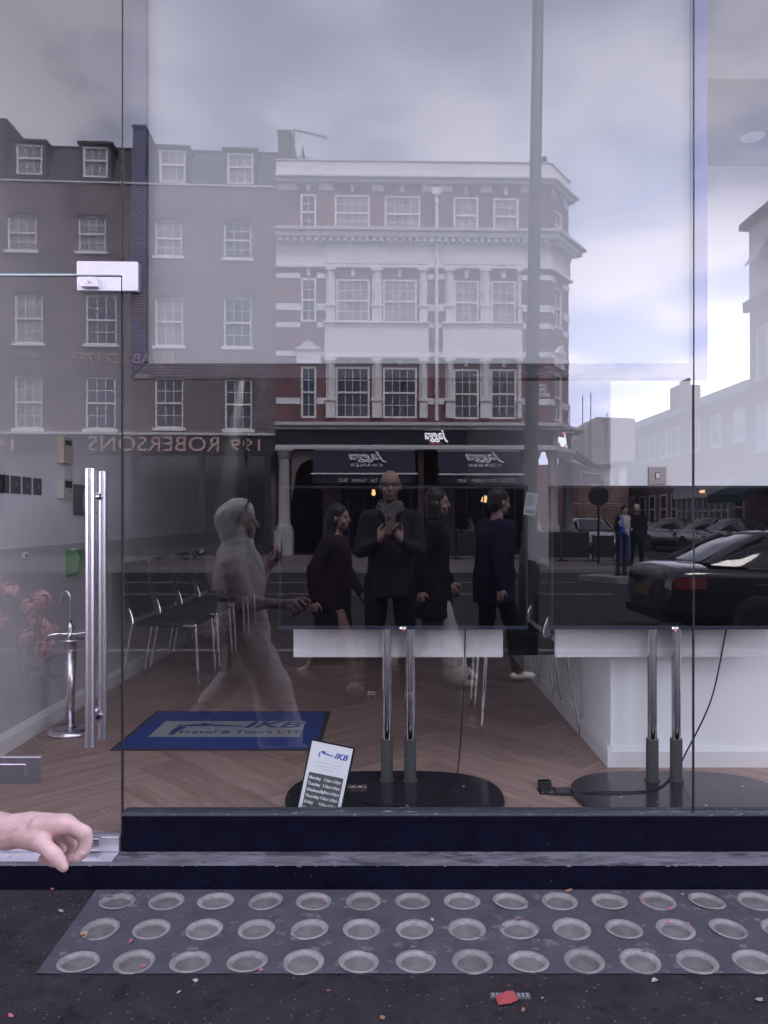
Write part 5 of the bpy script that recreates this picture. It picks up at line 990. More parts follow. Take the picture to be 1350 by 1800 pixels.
# sheeted scaffold house closing the view
SF = empty('scaffolded_house', (11.8, 2 * G - 48, ZF)); tag(SF, 'house wrapped in grey scaffold sheeting behind the corner', 'building')
SHEET = mat('scaffold_sheet', (0.55, 0.53, 0.55), 0.8, var=0.25, vscale=1.2, bump=0.8, bscale=1.5)
b = B(); b.box((0, -6, 0), (3.1, 0, 5.9)); b.build('wall', TERB, SF); b = B(); b.prism([(-0.9, 6.0), (1.0, 7.6), (3.4, 7.5), (3.4, 5.0), (1.0, 4.6)], lambda a, c, d: (a, d, c), -4, 0.35); b.build('sheeting', SHEET, SF)
for x, h in ((-0.7, 8.3), (0.1, 8.9), (0.6, 9.1), (1.6, 7.8)): b = B(); b.cyl((x, 0.5, 0), (x, 0.5, h), 0.03, n=6); b.build('scaffold_pole', AER, SF)
for z in (2.2, 4.2, 6.1): b = B(); b.cyl((-0.9, 0.55, z), (2.9, 0.55, z), 0.03, n=6); b.build('scaffold_rail', AER, SF)
for k in range(3): b = B(); b.box((0.7 + .9 * k, 0.001, 3.3), (1.15 + .9 * k, .04, 4.5)); b.build('window', SASH, SF)
b = B(); b.box((-30, -110, -.1), (30, -108, 9)); o = b.build('distant_house_row', TERB); tag(o, 'far brick house row closing the side street', 'building')

# ---- lamp column at the near kerb
D = 8.7; p = RF(928, 0, D); zb = zg(p.y)
b = B(); b.lathe((0, 0, 0), [(0.115, 0), (0.115, 1.15), (0.10, 1.25), (0.083, 1.3), (0.068, 5.0), (0.060, 9.5)], 20); LP = b.build('lamp_column', mat('grey_lamp_paint', (0.035, 0.037, 0.040), 0.5, var=0.1), loc=(p.x, p.y, zb), smooth=True); LP.rotation_euler = (0, R_(0.9), 0)
b = B(); b.tube(spline([(0, 0, 9.4), (0, -0.3, 9.8), (0, -1.2, 10)]), 0.04, 8); b.build('arm', MATS['grey_lamp_paint'], LP); b = B(); b.ell((0, -1.5, 10.0), (0.16, 0.4, 0.09)); b.build('lantern', MATS['grey_lamp_paint'], LP); b = B(); b.box((-0.04, 0.11, 0.4), (0.04, 0.118, 0.9)); b.build('access_door', MATS['grey_lamp_paint'], LP)
tag(LP, 'tall plain grey street lamp column by the near kerb', 'lamp post')
# round-topped traffic sign seen from behind
D = 23.0; p = RF(1052, 872, D); b = B(); b.cyl((0, -0.02, p.z - ZF), (0, 0.02, p.z - ZF), 0.30, n=32); b.cyl((0, 0, 0), (0, 0, p.z - ZF), 0.035, n=10); o = b.build('round_sign', BLACKP, loc=(p.x, p.y, ZF)); tag(o, 'black round back of a traffic sign on a post', 'traffic sign')
# cycle stands and a parked bicycle outside the paint shop
D = 25.5
for k, px in enumerate((222, 262)):
    p = RF(px, 0, D); b = B(); b.tube(spline([(-0.36, 0, 0), (-0.36, 0, 0.6), (-0.30, 0, 0.74), (0.30, 0, 0.74), (0.36, 0, 0.6), (0.36, 0, 0)], 5), 0.028, 8); b.tube([(-0.36, 0, .35), (.36, 0, .35)], 0.02, 8); o = b.build('cycle_stand', BLACKP, smooth=True, loc=(p.x, p.y, ZF)); tag(o, ['bare dark hoop cycle stand on the far pavement', 'dark hoop cycle stand nearer the parked bicycle'][k], 'cycle stand', 'cycle stands across the road')
BK = empty('bicycle', (RF(360, 0, 25.2).x, 2 * G - 25.2, ZF)); tag(BK, 'black bicycle parked on the far pavement behind the veiled woman', 'bicycle')
for dx in (-0.52, 0.52):
    b = B(); b.tube([(dx + .33 * math.cos(t / 28 * 2 * math.pi), 0, .34 + .33 * math.sin(t / 28 * 2 * math.pi)) for t in range(29)], 0.02, 6); w_ = b.build('wheel', BLACKP, BK, smooth=True)
    for k in range(10): t = k / 10 * 2 * math.pi; b = B(); b.cyl((dx, 0, .34), (dx + .32 * math.cos(t), 0, .34 + .32 * math.sin(t)), 0.003, n=4); b.build('spoke', STEEL, w_)
b = B()
for a, c in (((-.52, .34), (-.1, .3)), ((-.1, .3), (-.22, .8)), ((-.52, .34), (-.2, .72)), ((-.2, .74), (.36, .78)), ((-.1, .3), (.37, .7)), ((.52, .34), (.34, .92))): b.cyl((a[0], 0, a[1]), (c[0], 0, c[1]), 0.018, n=8)
b.build('frame', BLACKP, BK); b = B(); b.ell((-.25, 0, .86), (.13, .07, .035)); b.build('saddle', BLACKP, BK); b = B(); b.tube([(.28, -.25, .98), (.34, -.2, .95), (.34, .2, .95), (.28, .25, .98)], 0.014, 6); b.build('handlebar', BLACKP, BK)
b = B(); b.cyl((-.1, -.03, .3), (-.1, .03, .3), .09, n=16); b.build('crank', STEEL, BK)
# the corner bay's pieces become direct parts of the building
bpy.context.view_layer.update()
for ch in list(CE.children):
    mb_ = CE.matrix_basis @ ch.matrix_basis; ch.parent = JB; ch.matrix_parent_inverse = Matrix(); ch.matrix_basis = mb_
bpy.data.objects.remove(CE)
# ------------------------------------------------------------------ cars
def car(loc, rotz, paint, label, grp=None, plate=(0.16, 0.08, 0.03)):
    C = empty('car', loc, rotz); tag(C, label, 'car', grp)
    st = [(0.0, .44, .78, .62, .80), (.05, .36, .90, .80, .93), (.14, .32, .985, .87, 1.03), (.35, .28, 1.0, .91, 1.075), (.7, .25, 1.0, .93, 1.06), (1.4, .22, .98, .935, 1.0), (2.6, .22, .96, .935, .98), (3.6, .24, .94, .93, 1.0), (4.2, .26, .88, .92, .94), (4.7, .28, .78, .87, .83), (4.95, .34, .68, .74, .71), (5.05, .42, .60, .55, .62)]
    b = B(); vs = []; n = 0
    for x, zb, zs, ws, zt in st:
        half = [(0, zb), (ws * .55, zb), (ws * .93, zb + .02), (ws * .99, zb + .14), (ws, (zb + zs) / 2), (ws * .985, zs - .10), (ws * .955, zs - .03), (ws * .86, zs + (zt - zs) * .25), (ws * .5, zs + (zt - zs) * .85), (0, zt)]
        ring = [(x, y, z) for y, z in half] + [(x, -y, z) for y, z in half[-2:0:-1]]; n = len(ring); vs += ring
    fs = [(i * n + k, i * n + (k + 1) % n, (i + 1) * n + (k + 1) % n, (i + 1) * n + k) for i in range(len(st) - 1) for k in range(n)] + [tuple(range(n - 1, -1, -1)), tuple(range((len(st) - 1) * n, len(st) * n))]
    b.add(vs, fs); bo = b.build('body', paint, C, smooth=True); md = bo.modifiers.new('s', 'SUBSURF'); md.levels = md.render_levels = 1
    gs = [(.62, .76, 1.045, .70, 1.06), (1.0, .80, 1.02, .62, 1.27), (1.36, .82, .99, .58, 1.425), (1.9, .83, .97, .585, 1.475), (2.5, .83, .96, .58, 1.455), (2.75, .82, .965, .575, 1.42), (3.2, .80, .98, .62, 1.21), (3.62, .74, 1.0, .66, 1.01)]
    def ring(x, wb, zb, wt, zt): return [(x, wb, zb), (x, wb * .62 + wt * .38, zb * .5 + zt * .5 + .01 * (zt > 1.1)), (x, wt, zt - .03 * (zt > 1.2)), (x, wt * .55, zt + .008), (x, -wt * .55, zt + .008), (x, -wt, zt - .03 * (zt > 1.2)), (x, -(wb * .62 + wt * .38), zb * .5 + zt * .5 + .01 * (zt > 1.1)), (x, -wb, zb)]
    CG = mat('car_glass', (0.012, 0.013, 0.016), 0.05, spec=0.9)
    b = B(); vs = []
    for s in gs: vs += ring(*s)
    n = 8; fs = [(i * n + k, i * n + k + 1, (i + 1) * n + k + 1, (i + 1) * n + k) for i in range(len(gs) - 1) for k in range(n - 1)]; b.add(vs, fs); b.build('glasshouse', CG, C, smooth=True)
    b = B(); vs = []
    for s in gs[2:6]: vs += [(p[0], p[1] * 1.015, p[2] + .006) for p in ring(*s)[2:6]]
    b.add(vs, [(i * 4 + k, i * 4 + k + 1, (i + 1) * 4 + k + 1, (i + 1) * 4 + k) for i in range(3) for k in range(3)]); ro = b.build('roof', paint, C, smooth=True); md = ro.modifiers.new('t', 'SOLIDIFY'); md.thickness = 0.02
    TRIMM = mat('car_chrome_trim', (0.7, 0.7, 0.72), 0.12, 1.0)
    for s in (-1, 1):
        for ix in (0, 5): # C and A pillars
            seg = (gs[0], gs[1], gs[2]) if ix == 0 else (gs[5], gs[6], gs[7]); b = B(); b.tube([Vector((q[0], s * q[3] * 1.01, q[4] - .008)) for q in seg], 0.035, 6); b.build('pillar', paint, C)
        b = B(); b.box((1.95, s * .70 - .03, 1.0), (2.02, s * .70 + .03, 1.42), Matrix.Identity(4)); 
        b = B(); b.tube([(1.05, s * .845, 1.005), (1.5, s * .865, .985), (2.5, s * .87, .97), (3.4, s * .85, .975)], 0.011, 6); b.build('window_trim', TRIMM, C)
        b = B(); b.tube([(1.12, s * .925, .80), (2.5, s * .948, .79), (3.6, s * .942, .78)], 0.008, 6); b.build('side_trim', TRIMM, C)
        for x in (1.15, 4.0):
            b = B(); b.cyl((x, s * .74, .335), (x, s * .945, .335), .335, n=28); w_ = b.build('wheel', mat('tyre_rubber', (0.012, 0.012, 0.013), 0.8), C, bevel=0.02); b = B(); b.cyl((x, s * .93, .335), (x, s * .95, .335), .22, n=20); b.build('rim', mat('dark_rim', (0.03, 0.03, 0.032), 0.35, 0.6), w_); b = B()
            b.cyl((x, s * .70, .36), (x, s * .933, .36), .39, n=28); b.build('wheel_arch', BLACKP, C)
        tl = mat('tail_light_red', (0.11, 0.008, 0.014), 0.25, spec=0.6, emit=(1.0, 0.08, 0.10), estr=0.015)
        for k in range(5):
            z = .735 + .028 * k; b = B(); b.tube([(0.035 + .012 * k, s * .60, z), (.06, s * .72, z + .01), (.13, s * .835, z + .015), (.30, s * .905, z + .02), (.48, s * .928, z + .03)], 0.014, 6); b.build('tail_light', tl, C, smooth=True)
        b = B(); b.ell((4.80, s * .66, .66), (.14, .16, .07)); b.build('headlight', mat('headlight_glass', (0.5, 0.5, 0.52), 0.1), C, smooth=True)
        b = B(); b.ell((3.25, s * 1.02, 1.0), (.06, .10, .06)); b.build('door_mirror', paint, C, smooth=True)
        for x in (1.75, 2.75): b = B(); b.box((x, s * .935, .87), (x + .16, s * .955, .895)); b.build('door_handle', TRIMM, C)
    b = B(); b.box((-.012, -.26, .60), (.02, .26, .71)); b.build('number_plate', mat('plate_yellow', plate, 0.4), C)
    b = B(); b.box((.02, -.45, .755), (.06, .45, .775)); b.build('boot_trim', TRIMM, C)
    b = B(); b.box((.02, -.75, .30), (.2, .75, .42)); b.build('rear_bumper_skirt', BLACKP, C)
    b = B(); b.prism([(1.55, 1.475), (1.62, 1.53), (1.72, 1.475)], lambda a, c, d: (a, d, c), -.02, .02); b.build('roof_fin', BLACKP, C)
    return C
CARB = mat('black_car_paint', (0.006, 0.006, 0.012), 0.22, coat=1.0, spec=0.6); CARG = mat('grey_car_paint', (0.03, 0.03, 0.034), 0.25, coat=1.0); CARS = mat('silver_car_paint', (0.16, 0.16, 0.17), 0.3, 0.5, coat=1.0)
yc = -4.95; car((3.50, yc, roadz(yc)), R_(-1.5), CARB, 'black saloon car driving past on the near lane')
for px, D, pm, lb, rz in ((1150, 36, CARB, 'black parked car in front of the brick terrace, nearer the pedestrians', 80), (1213, 33, CARG, 'grey parked car in front of the white shop front', 84), (1258, 31, CARB, 'dark parked car under the green awning', 88), (1015, 34, CARS, 'silver parked van-like car behind the black barriers', 92)):
    p = RF(px, 0, D); car((p.x, p.y, ZR1), R_(rz), pm, lb, 'parked cars in the side street')

# ------------------------------------------------------------------ people
FOLD = bpy.data.textures.new('fold', 'CLOUDS'); FOLD.noise_scale = 0.11; FOLD.noise_depth = 2
def blob(name, prims, voxel, m_, parent=None, loc=(0, 0, 0), smooth=8, fold=0.0, fac=0.5):
    b = B()
    for pr in prims:
        if pr[0] == 'c':
            ch = pr[1]
            for (p, r) in ch: b.ell(p, r, 12, 8)
            for (p, r), (q, s) in zip(ch, ch[1:]): b.cyl(p, q, r, s, n=12)
        elif pr[0] == 'e': b.ell(pr[1], pr[2], 16, 10, pr[3] if len(pr) > 3 else None)
        elif pr[0] == 'l':  # lofted tube with elliptical rings: [(centre, rx, ry)]
            vs = []; fs = []; n = 20; L_ = pr[1]
            for c, rx, ry in L_: vs += [(c[0] + rx * math.cos(2 * math.pi * k / n), c[1] + ry * math.sin(2 * math.pi * k / n), c[2]) for k in range(n)]
            for i in range(len(L_) - 1): fs += [(i * n + k, i * n + (k + 1) % n, (i + 1) * n + (k + 1) % n, (i + 1) * n + k) for k in range(n)]
            b.add(vs, fs + [tuple(range(n - 1, -1, -1)), tuple(range((len(L_) - 1) * n, len(L_) * n))])
    o = b.build('tmp', m_)
    md = o.modifiers.new('r', 'REMESH'); md.mode = 'VOXEL'; md.voxel_size = voxel; md.use_smooth_shade = True
    if smooth: md = o.modifiers.new('s', 'SMOOTH'); md.iterations = smooth; md.factor = fac
    if fold: md = o.modifiers.new('d', 'DISPLACE'); md.texture = FOLD; md.strength = fold; md.mid_level = 0.5; md.texture_coords = 'GLOBAL'
    me = bpy.data.meshes.new_from_object(o.evaluated_get(DG())); bpy.data.objects.remove(o)
    if not me.materials: me.materials.append(m_)
    me.polygons.foreach_set('use_smooth', [True] * len(me.polygons))
    o = bpy.data.objects.new(name, me); COL.objects.link(o); o.location = loc
    if parent: o.parent = parent
    return o
SKIN = mat('skin', (0.36, 0.22, 0.20), 0.5, var=0.08, vscale=25, bump=0.08, bscale=300); SKINL = mat('light_skin', (0.66, 0.44, 0.435), 0.5, var=0.2, vscale=26, bump=0.16, bscale=120, spec=0.35)
def vv(*a): return Vector(a)
def hand(wr, fwd, side, curl=0.6, s=1.0):
    """finger chains from a wrist; fwd = direction of the hand, side = towards the thumb"""
    f = fwd.normalized(); sd = (side - f * side.dot(f)).normalized(); dn = sd.cross(f) * -1; P = []
    P.append(('c', [(wr, .026 * s), (wr + f * .05 * s, .028 * s)]))
    for k, (off, ln) in enumerate(((.027, .085), (.009, .095), (-.009, .088), (-.026, .070))):
        m0 = wr + f * .085 * s + sd * off * s; P.append(('c', [(wr + f * .03 * s + sd * off * .7 * s, .015 * s), (m0, .0115 * s)])); d = f; pts = [(m0, .0105 * s)]; q = m0
        for j in range(3): d = (d * math.cos(curl) + dn * math.sin(curl)).normalized(); q = q + d * ln * s * (.45, .32, .23)[j]; pts.append((q, (.0095, .0085, .0075)[j] * s))
        P.append(('c', pts))
    t0 = wr + f * .02 * s + sd * .024 * s; t1 = t0 + (f * .6 + sd * .75).normalized() * .045 * s; t2 = t1 + (f * .9 + sd * .2 + dn * .3).normalized() * .035 * s; t3 = t2 + (f * .95 + dn * .35).normalized() * .028 * s
    P.append(('c', [(t0, .015 * s), (t1, .012 * s), (t2, .0105 * s), (t3, .008 * s)])); return P
def head_prims(c, s=1.0, fw=1.0):
    """head facing +x, centre c (between the ears)"""
    P = [('e', c + vv(-.005, 0, .03) * s, (.098 * s, .076 * s, .098 * s)), ('e', c + vv(.022, 0, -.045) * s, (.070 * s, .058 * s, .072 * s)), ('e', c + vv(.050, 0, -.088) * s, (.034 * s, .034 * s, .026 * s)),
         ('c', [(c + vv(.088, 0, .02) * s, .010 * s), (c + vv(.108, 0, -.022) * s, .0135 * s)]), ('c', [(c + vv(.080, .032, .032) * s, .010 * s), (c + vv(.080, -.032, .032) * s, .010 * s)]), ('e', c + vv(.083, 0, -.062) * s, (.012 * s, .024 * s, .009 * s))]
    for k in (-1, 1): P += [('e', c + vv(-.008, .078 * k, -.005) * s, (.018 * s, .010 * s, .032 * s)), ('e', c + vv(.058, .04 * k, -.03) * s, (.03 * s, .022 * s, .03 * s))]
    return P
def person(label, loc, rz, h, J, outfit, vox=0.012):
    """J: joints in a 1.75 m frame, +x forward, +y left; outfit: dict of materials"""
    s = h / 1.75; G_ = {k: Vector(v) * s for k, v in J.items() if isinstance(v, tuple)}; P = []
    hc = G_['head']; P += head_prims(hc, s); P.append(('c', [(hc + vv(-.02, 0, -.05) * s, .052 * s), (G_['neck'], .058 * s)]))
    P.append(('l', [(G_['pelvis'] + vv(0, 0, -.05) * s, .10 * s, .14 * s), (G_['pelvis'] * .5 + G_['neck'] * .5, .10 * s, .13 * s), (G_['neck'] + vv(0, 0, -.06) * s, .08 * s, .15 * s)]))
    for k in 'LR':
        P.append(('c', [(G_['neck'] + vv(0, 0, -.03) * s, .05 * s), (G_['sh' + k], .05 * s), (G_['el' + k], .037 * s), (G_['wr' + k], .026 * s)])); P.append(('c', [(G_['pelvis'], .09 * s), (G_['hip' + k], .085 * s), (G_['kn' + k], .052 * s), (G_['an' + k], .038 * s)]))
        d = (G_['wr' + k] - G_['el' + k]).normalized(); sd = J.get('thumb' + k); sd = Vector(sd) if sd else vv(1, 0, 0.2)
        if outfit.get('hands', True): P += hand(G_['wr' + k], Vector(J['hd' + k]) if 'hd' + k in J else d, sd, J.get('curl', 0.55), s * 1.02)
    body = blob('person', P, min(vox, 0.0075 if outfit.get('hands', True) else vox), outfit.get('skin', SKIN), smooth=4); body.location = loc; body.rotation_euler = (0, 0, rz); tag(body, label, 'person')
    eye = mat('dark_eye', (0.02, 0.015, 0.015), 0.2)
    for k in (-1, 1): b = B(); b.ell(hc + vv(.078, .032 * k, .012) * s, (.008 * s, .013 * s, .007 * s), 8, 6); b.build('eye', eye, body, smooth=True)
    t = outfit.get('coat_r', 1.0); T = []; hem = outfit.get('hem', .82) * s; pz = G_['pelvis'].z; nz = G_['neck'].z; px_ = G_['pelvis'].x; nx = G_['neck'].x
    def axis(z): f = min(1, max(0, (z - pz) / (nz - pz))); return vv(px_ + (nx - px_) * f, G_['pelvis'].y * (1 - f) + G_['neck'].y * f, z)
    fl = outfit.get('flare', 1.0)
    T.append(('l', [(axis(hem), .145 * s * t * fl, .195 * s * t * fl), (axis(pz), .15 * s * t, .19 * s * t), (axis(pz + .17 * s), .135 * s * t, .175 * s * t), (axis(nz - .22 * s), .135 * s * t, .185 * s * t), (axis(nz - .10 * s), .115 * s * t, .175 * s * t), (axis(nz - .015 * s), .075 * s, .09 * s)]))
    for k in 'LR': T.append(('c', [(G_['neck'] + vv(0, 0, -.055) * s, .075 * s), (G_['sh' + k] + vv(0, 0, -.02) * s, .078 * s * t), (G_['el' + k], .058 * s * t), (G_['wr' + k] * .93 + G_['el' + k] * .07, .044 * s * t)]))
    blob(outfit.get('top_name', 'jacket'), T, vox, outfit['top'], body, smooth=6, fold=outfit.get('fold', .02))
    T = []; lw = outfit.get('leg_r', 1.0); lb = outfit.get('leg_b', 1.0)
    if outfit.get('skirt'):
        z0 = outfit['skirt'] * s; T.append(('l', [(vv(px_ + .02, 0, z0), .24 * s, .23 * s), (axis(.55 * s) * 1.0, .19 * s, .20 * s), (axis(pz), .14 * s, .18 * s), (axis(pz + .1 * s), .12 * s, .16 * s)]))
    else:
        for k in 'LR': T.append(('c', [(G_['pelvis'] + vv(0, 0, .06) * s, .125 * s), (G_['hip' + k], .105 * s * lw), (G_['kn' + k], .075 * s * lw), (G_['an' + k] + vv(0, 0, .02) * s, .062 * s * lw * lb)]))
    blob(outfit.get('bottom_name', 'trousers'), T, vox, outfit['bottom'], body, smooth=6, fold=outfit.get('fold', .02))
    for k in 'LR':
        a = G_['an' + k]; pt = J.get('foot' + k, 0.0); M = Matrix.Rotation(pt, 3, 'Y'); F_ = lambda x, z: a + M @ (vv(x, 0, z) * s)
        blob('shoe', [('c', [(F_(-.045, -.045), .038 * s), (F_(.06, -.05), .040 * s), (F_(.155, -.058), .033 * s)]), ('c', [(F_(0, 0), .044 * s), (F_(.03, -.04), .044 * s)])], 0.009, outfit['shoe'], body, smooth=3)
        if outfit.get('laces'):
            for j in range(3): b = B(); b.cyl(F_(.055 + .025 * j, -.006 - .01 * j) + vv(0, -.03, 0) * s, F_(.055 + .025 * j, -.006 - .01 * j) + vv(0, .03, 0) * s, .005, n=6); b.build('lace', STONE, body)
    if outfit.get('hair'):
        hs = outfit.get('hair_style', 'short'); H = []
        H += [('e', hc + vv(-.018, 0, .048) * s, (.103 * s, .086 * s, .098 * s)), ('e', hc + vv(-.055, 0, .0) * s, (.065 * s, .083 * s, .09 * s))]
        if hs == 'long': H += [('l', [(hc + vv(-.10, 0, -.40) * s, .05 * s, .09 * s), (hc + vv(-.085, 0, -.2) * s, .065 * s, .115 * s), (hc + vv(-.05, 0, 0.02) * s, .085 * s, .092 * s), (hc + vv(-.03, 0, .07) * s, .06 * s, .07 * s)])]
        if hs == 'bob': H += [('l', [(hc + vv(-.035, 0, -.14) * s, .075 * s, .095 * s), (hc + vv(-.03, 0, 0.0) * s, .085 * s, .094 * s), (hc + vv(-.02, 0, .07) * s, .07 * s, .07 * s)])]
        blob('hair', H, 0.009, outfit['hair'], body, smooth=3, fold=.008)
    return body
def walk(st=.26, sw=.22, up=None):
    J = dict(pelvis=(0, 0, .95), neck=(.03, 0, 1.47), head=(.06, 0, 1.625), shL=(.02, .185, 1.41), shR=(.02, -.185, 1.41), hipL=(0, .09, .92), hipR=(0, -.09, .92),
             knL=(st * .75, .09, .52), anL=(st, .09, .095), knR=(-.02, -.09, .50), anR=(-st * 1.25, -.09, .17), footL=0.0, footR=0.55,
             elL=(-sw * .55, .235, 1.13), wrL=(-sw * .5, .24, .87), elR=(sw * .3, -.235, 1.13), wrR=(sw * 1.05, -.22, .90)); return J
def stand():
    return dict(pelvis=(0, 0, .95), neck=(.0, 0, 1.47), head=(.03, 0, 1.625), shL=(0, .18, 1.41), shR=(0, -.18, 1.41), hipL=(0, .1, .92), hipR=(0, -.1, .92), knL=(.03, .12, .50), anL=(0, .14, .085), knR=(.03, -.12, .50), anR=(0, -.14, .085), elL=(-.03, .25, 1.14), wrL=(.05, .24, .88), elR=(-.03, -.25, 1.14), wrR=(.05, -.24, .88))
C_BLK = mat('black_cloth', (0.006, 0.006, 0.010), 0.9, spec=0.15, bump=0.7, bscale=7, stretch=(2.2, 2.2, 0.7)); C_CHAR = mat('charcoal_jacket', (0.018, 0.017, 0.024), 0.8, spec=0.25, var=0.2, vscale=12, bump=0.8, bscale=9, stretch=(1.5, 1.5, 1.0)); C_NAVY = mat('navy_cloth', (0.006, 0.007, 0.034), 0.85, spec=0.2, bump=0.8, bscale=8, stretch=(2, 2, 0.8)); C_BRN = mat('plum_brown_cloth', (0.020, 0.011, 0.016), 0.9, spec=0.15, bump=0.8, bscale=7, stretch=(2.2, 2.2, 0.7)); C_WHT = mat('white_cloth', (0.40, 0.37, 0.38), 0.85, bump=0.8, bscale=7, stretch=(2.4, 2.4, 0.6)); C_DEN = mat('blue_denim', (0.03, 0.06, 0.20), 0.85); C_GRY = mat('grey_hair', (0.35, 0.34, 0.34), 0.7); C_HAIR = mat('dark_hair', (0.012, 0.010, 0.010), 0.55); S_WHT = mat('white_shoe', (0.6, 0.6, 0.6), 0.5); S_BEI = mat('beige_shoe', (0.36, 0.29, 0.26), 0.6); S_BLK = mat('black_shoe', (0.015, 0.015, 0.018), 0.5)

# photographer, facing the glass (local +x -> world +Y); his phone is where the picture is taken from
yp = -0.36; J = stand()
J.update(pelvis=(0, 0, .94), neck=(0, 0, 1.475), head=(.045, 0, 1.64), shL=(0, .168, 1.415), shR=(0, -.168, 1.415), elL=(.03, .225, 1.15), elR=(.03, -.225, 1.15), wrL=(.275, .075, 1.235), wrR=(.275, -.075, 1.235), hdL=(.30, -.45, .75), hdR=(.30, .45, .75), thumbL=(-.2, 0.2, 1), thumbR=(-.2, -.2, 1), curl=0.62)
gy = zg(yp); ph = person('bald man in dark jacket and striped scarf photographing the window with his phone', (0.0, yp, gy), R_(90), 1.80, J, dict(top=C_CHAR, bottom=C_BLK, shoe=S_BLK, coat_r=0.97, hem=.80, laces=True, fold=.012, skin=SKIN), vox=.011)
s = 1.80 / 1.75; hc = Vector(J['head']) * s
SCF = stripe_mat('striped_scarf', (0.02, 0.02, 0.025), (0.20, 0.19, 0.20), 34, 'DIAGONAL')
blob('scarf', [('l', [(vv(.0, 0, 1.42) * s, .125, .125), (vv(.005, 0, 1.47) * s, .12, .118), (vv(.015, 0, 1.525) * s, .098, .098), (vv(.015, 0, 1.54) * s, .085, .085)]), ('c', [(vv(.09, .06, 1.47) * s, .035), (vv(.125, .0, 1.40) * s, .038), (vv(.13, -.03, 1.30) * s, .032)]), ('c', [(vv(.09, -.06, 1.47) * s, .035), (vv(.12, .0, 1.40) * s, .036)])], .009, SCF, ph, smooth=4, fold=.01)
b = B()
for k in (-1, 1):
    b.tube([hc + vv(.105, .034 * k + .026 * math.cos(t), .018 + .018 * math.sin(t)) for t in [i / 12 * 2 * math.pi for i in range(13)]], .0028, 6); b.tube([hc + vv(.102, .062 * k, .024), hc + vv(.0, .084 * k, .024)], .003, 6)
b.tube([hc + vv(.108, -.01, .022), hc + vv(.108, .01, .022)], .0025, 6); b.build('glasses', BLACKP, ph)
bt = B(); bt.box((-.0365, -.0125, -.135), (.0365, -.0045, .012)); po_ = bt.build('phone', mat('phone_case', (0.20, 0.16, 0.175), 0.2), loc=(0.0, 0, CZ), bevel=0.006)
for dx, dz in ((-.018, -.004), (-.018, -.024), (.0, -.014)): b = B(); b.cyl((dx, -.0045, dz), (dx, -.002, dz), .0065, n=14); b.build('lens', CHROME, po_)
tag(po_, 'dark phone held up by the bald man', 'phone')

# the veiled woman walking between camera and glass; her swinging hand is seen directly
gw = zg(1.1); HB = vv(-.88, 1.1, gw)
def W(x, y, z): return vv(x, y, z) - HB
wr = V(14, 1463, 1.24); P = []; hc = vv(-.893, 1.10, 1.292)
sw_ = .93
P += [(p[0], p[1] - HB, *p[2:]) if p[0] == 'e' else ('c', [(q - HB, r) for q, r in p[1]]) for p in head_prims(hc, sw_)]
P.append(('c', [(W(-.91, 1.1, 1.23), .05), (W(-.92, 1.1, 1.10), .058)])); P.append(('l', [(W(-.88, 1.1, .66), .10, .14), (W(-.90, 1.1, .88), .09, .12), (W(-.92, 1.1, 1.06), .08, .14)]))
shL, elL = vv(-.925, 1.245, 1.04), vv(-.845, 1.29, .835); wm = elL.lerp(wr, .55)
P.append(('c', [(W(-.92, 1.1, 1.07), .05), (shL - HB, .045), (elL - HB, .038), (wm - HB, .034), (wr - HB, .028)]))
shR, elR, wrR = vv(-.925, .955, 1.04), vv(-.90, .90, .83), vv(-.755, .965, 1.02)
P.append(('c', [(W(-.92, 1.1, 1.07), .05), (shR - HB, .045), (elR - HB, .037), (wrR - HB, .026)])); P += [('c', [(q - HB, r) for q, r in p[1]]) for p in hand(wrR, vv(.6, .1, .55), vv(-.3, .9, .3), .75, .95)]
for hip, kn, an in (((-.87, 1.17, .70), (-.715, 1.16, .40), (-.655, 1.16, .02)), ((-.87, 1.03, .70), (-.935, 1.04, .36), (-1.125, 1.04, .165))): P.append(('c', [(W(-.88, 1.1, .70), .09), (W(*hip), .085), (W(*kn), .052), (W(*an), .036)]))
def HV(px, py, D): return V(px, py, D) - HB
# the near hand, finger by finger: palm, knuckles, four bent fingers, thumb
P.append(('c', [(wr - HB, .028), (HV(52, 1457, 1.238), .027), (HV(84, 1456, 1.238), .024)]))
P.append(('e', HV(76, 1458, 1.240), (.038, .033, .021)))
for ch in ([(HV(70, 1455, 1.218), .019), (HV(113, 1449, 1.206), .0155), (HV(131, 1454, 1.200), .0108), (HV(149, 1465, 1.198), .0118), (HV(152, 1480, 1.198), .0098), (HV(149, 1492, 1.197), .0102), (HV(137, 1508, 1.194), .0080)],
           [(HV(72, 1452, 1.240), .019), (HV(115, 1447, 1.239), .0155), (HV(152, 1471, 1.240), .0112), (HV(145, 1499, 1.236), .0100), (HV(125, 1509, 1.228), .0082)],
           [(HV(70, 1456, 1.258), .018), (HV(106, 1455, 1.268), .0145), (HV(134, 1486, 1.272), .0104), (HV(118, 1512, 1.264), .0092), (HV(97, 1511, 1.254), .0078)],
           [(HV(64, 1462, 1.274), .016), (HV(94, 1466, 1.292), .0130), (HV(112, 1496, 1.298), .0090), (HV(94, 1516, 1.288), .0082), (HV(74, 1510, 1.278), .0072)],
           [(HV(46, 1470, 1.222), .0200), (HV(72, 1481, 1.194), .0150), (HV(84, 1492, 1.186), .0118), (HV(97, 1504, 1.181), .0122), (HV(104, 1513, 1.180), .0108), (HV(112, 1524, 1.180), .0082)]): P.append(('c', ch))
wo = blob('person', P, .0028, SKINL, smooth=3); wo.location = HB; tag(wo, 'veiled woman in pale blouse and wide trousers walking past, hand swinging forward', 'person')
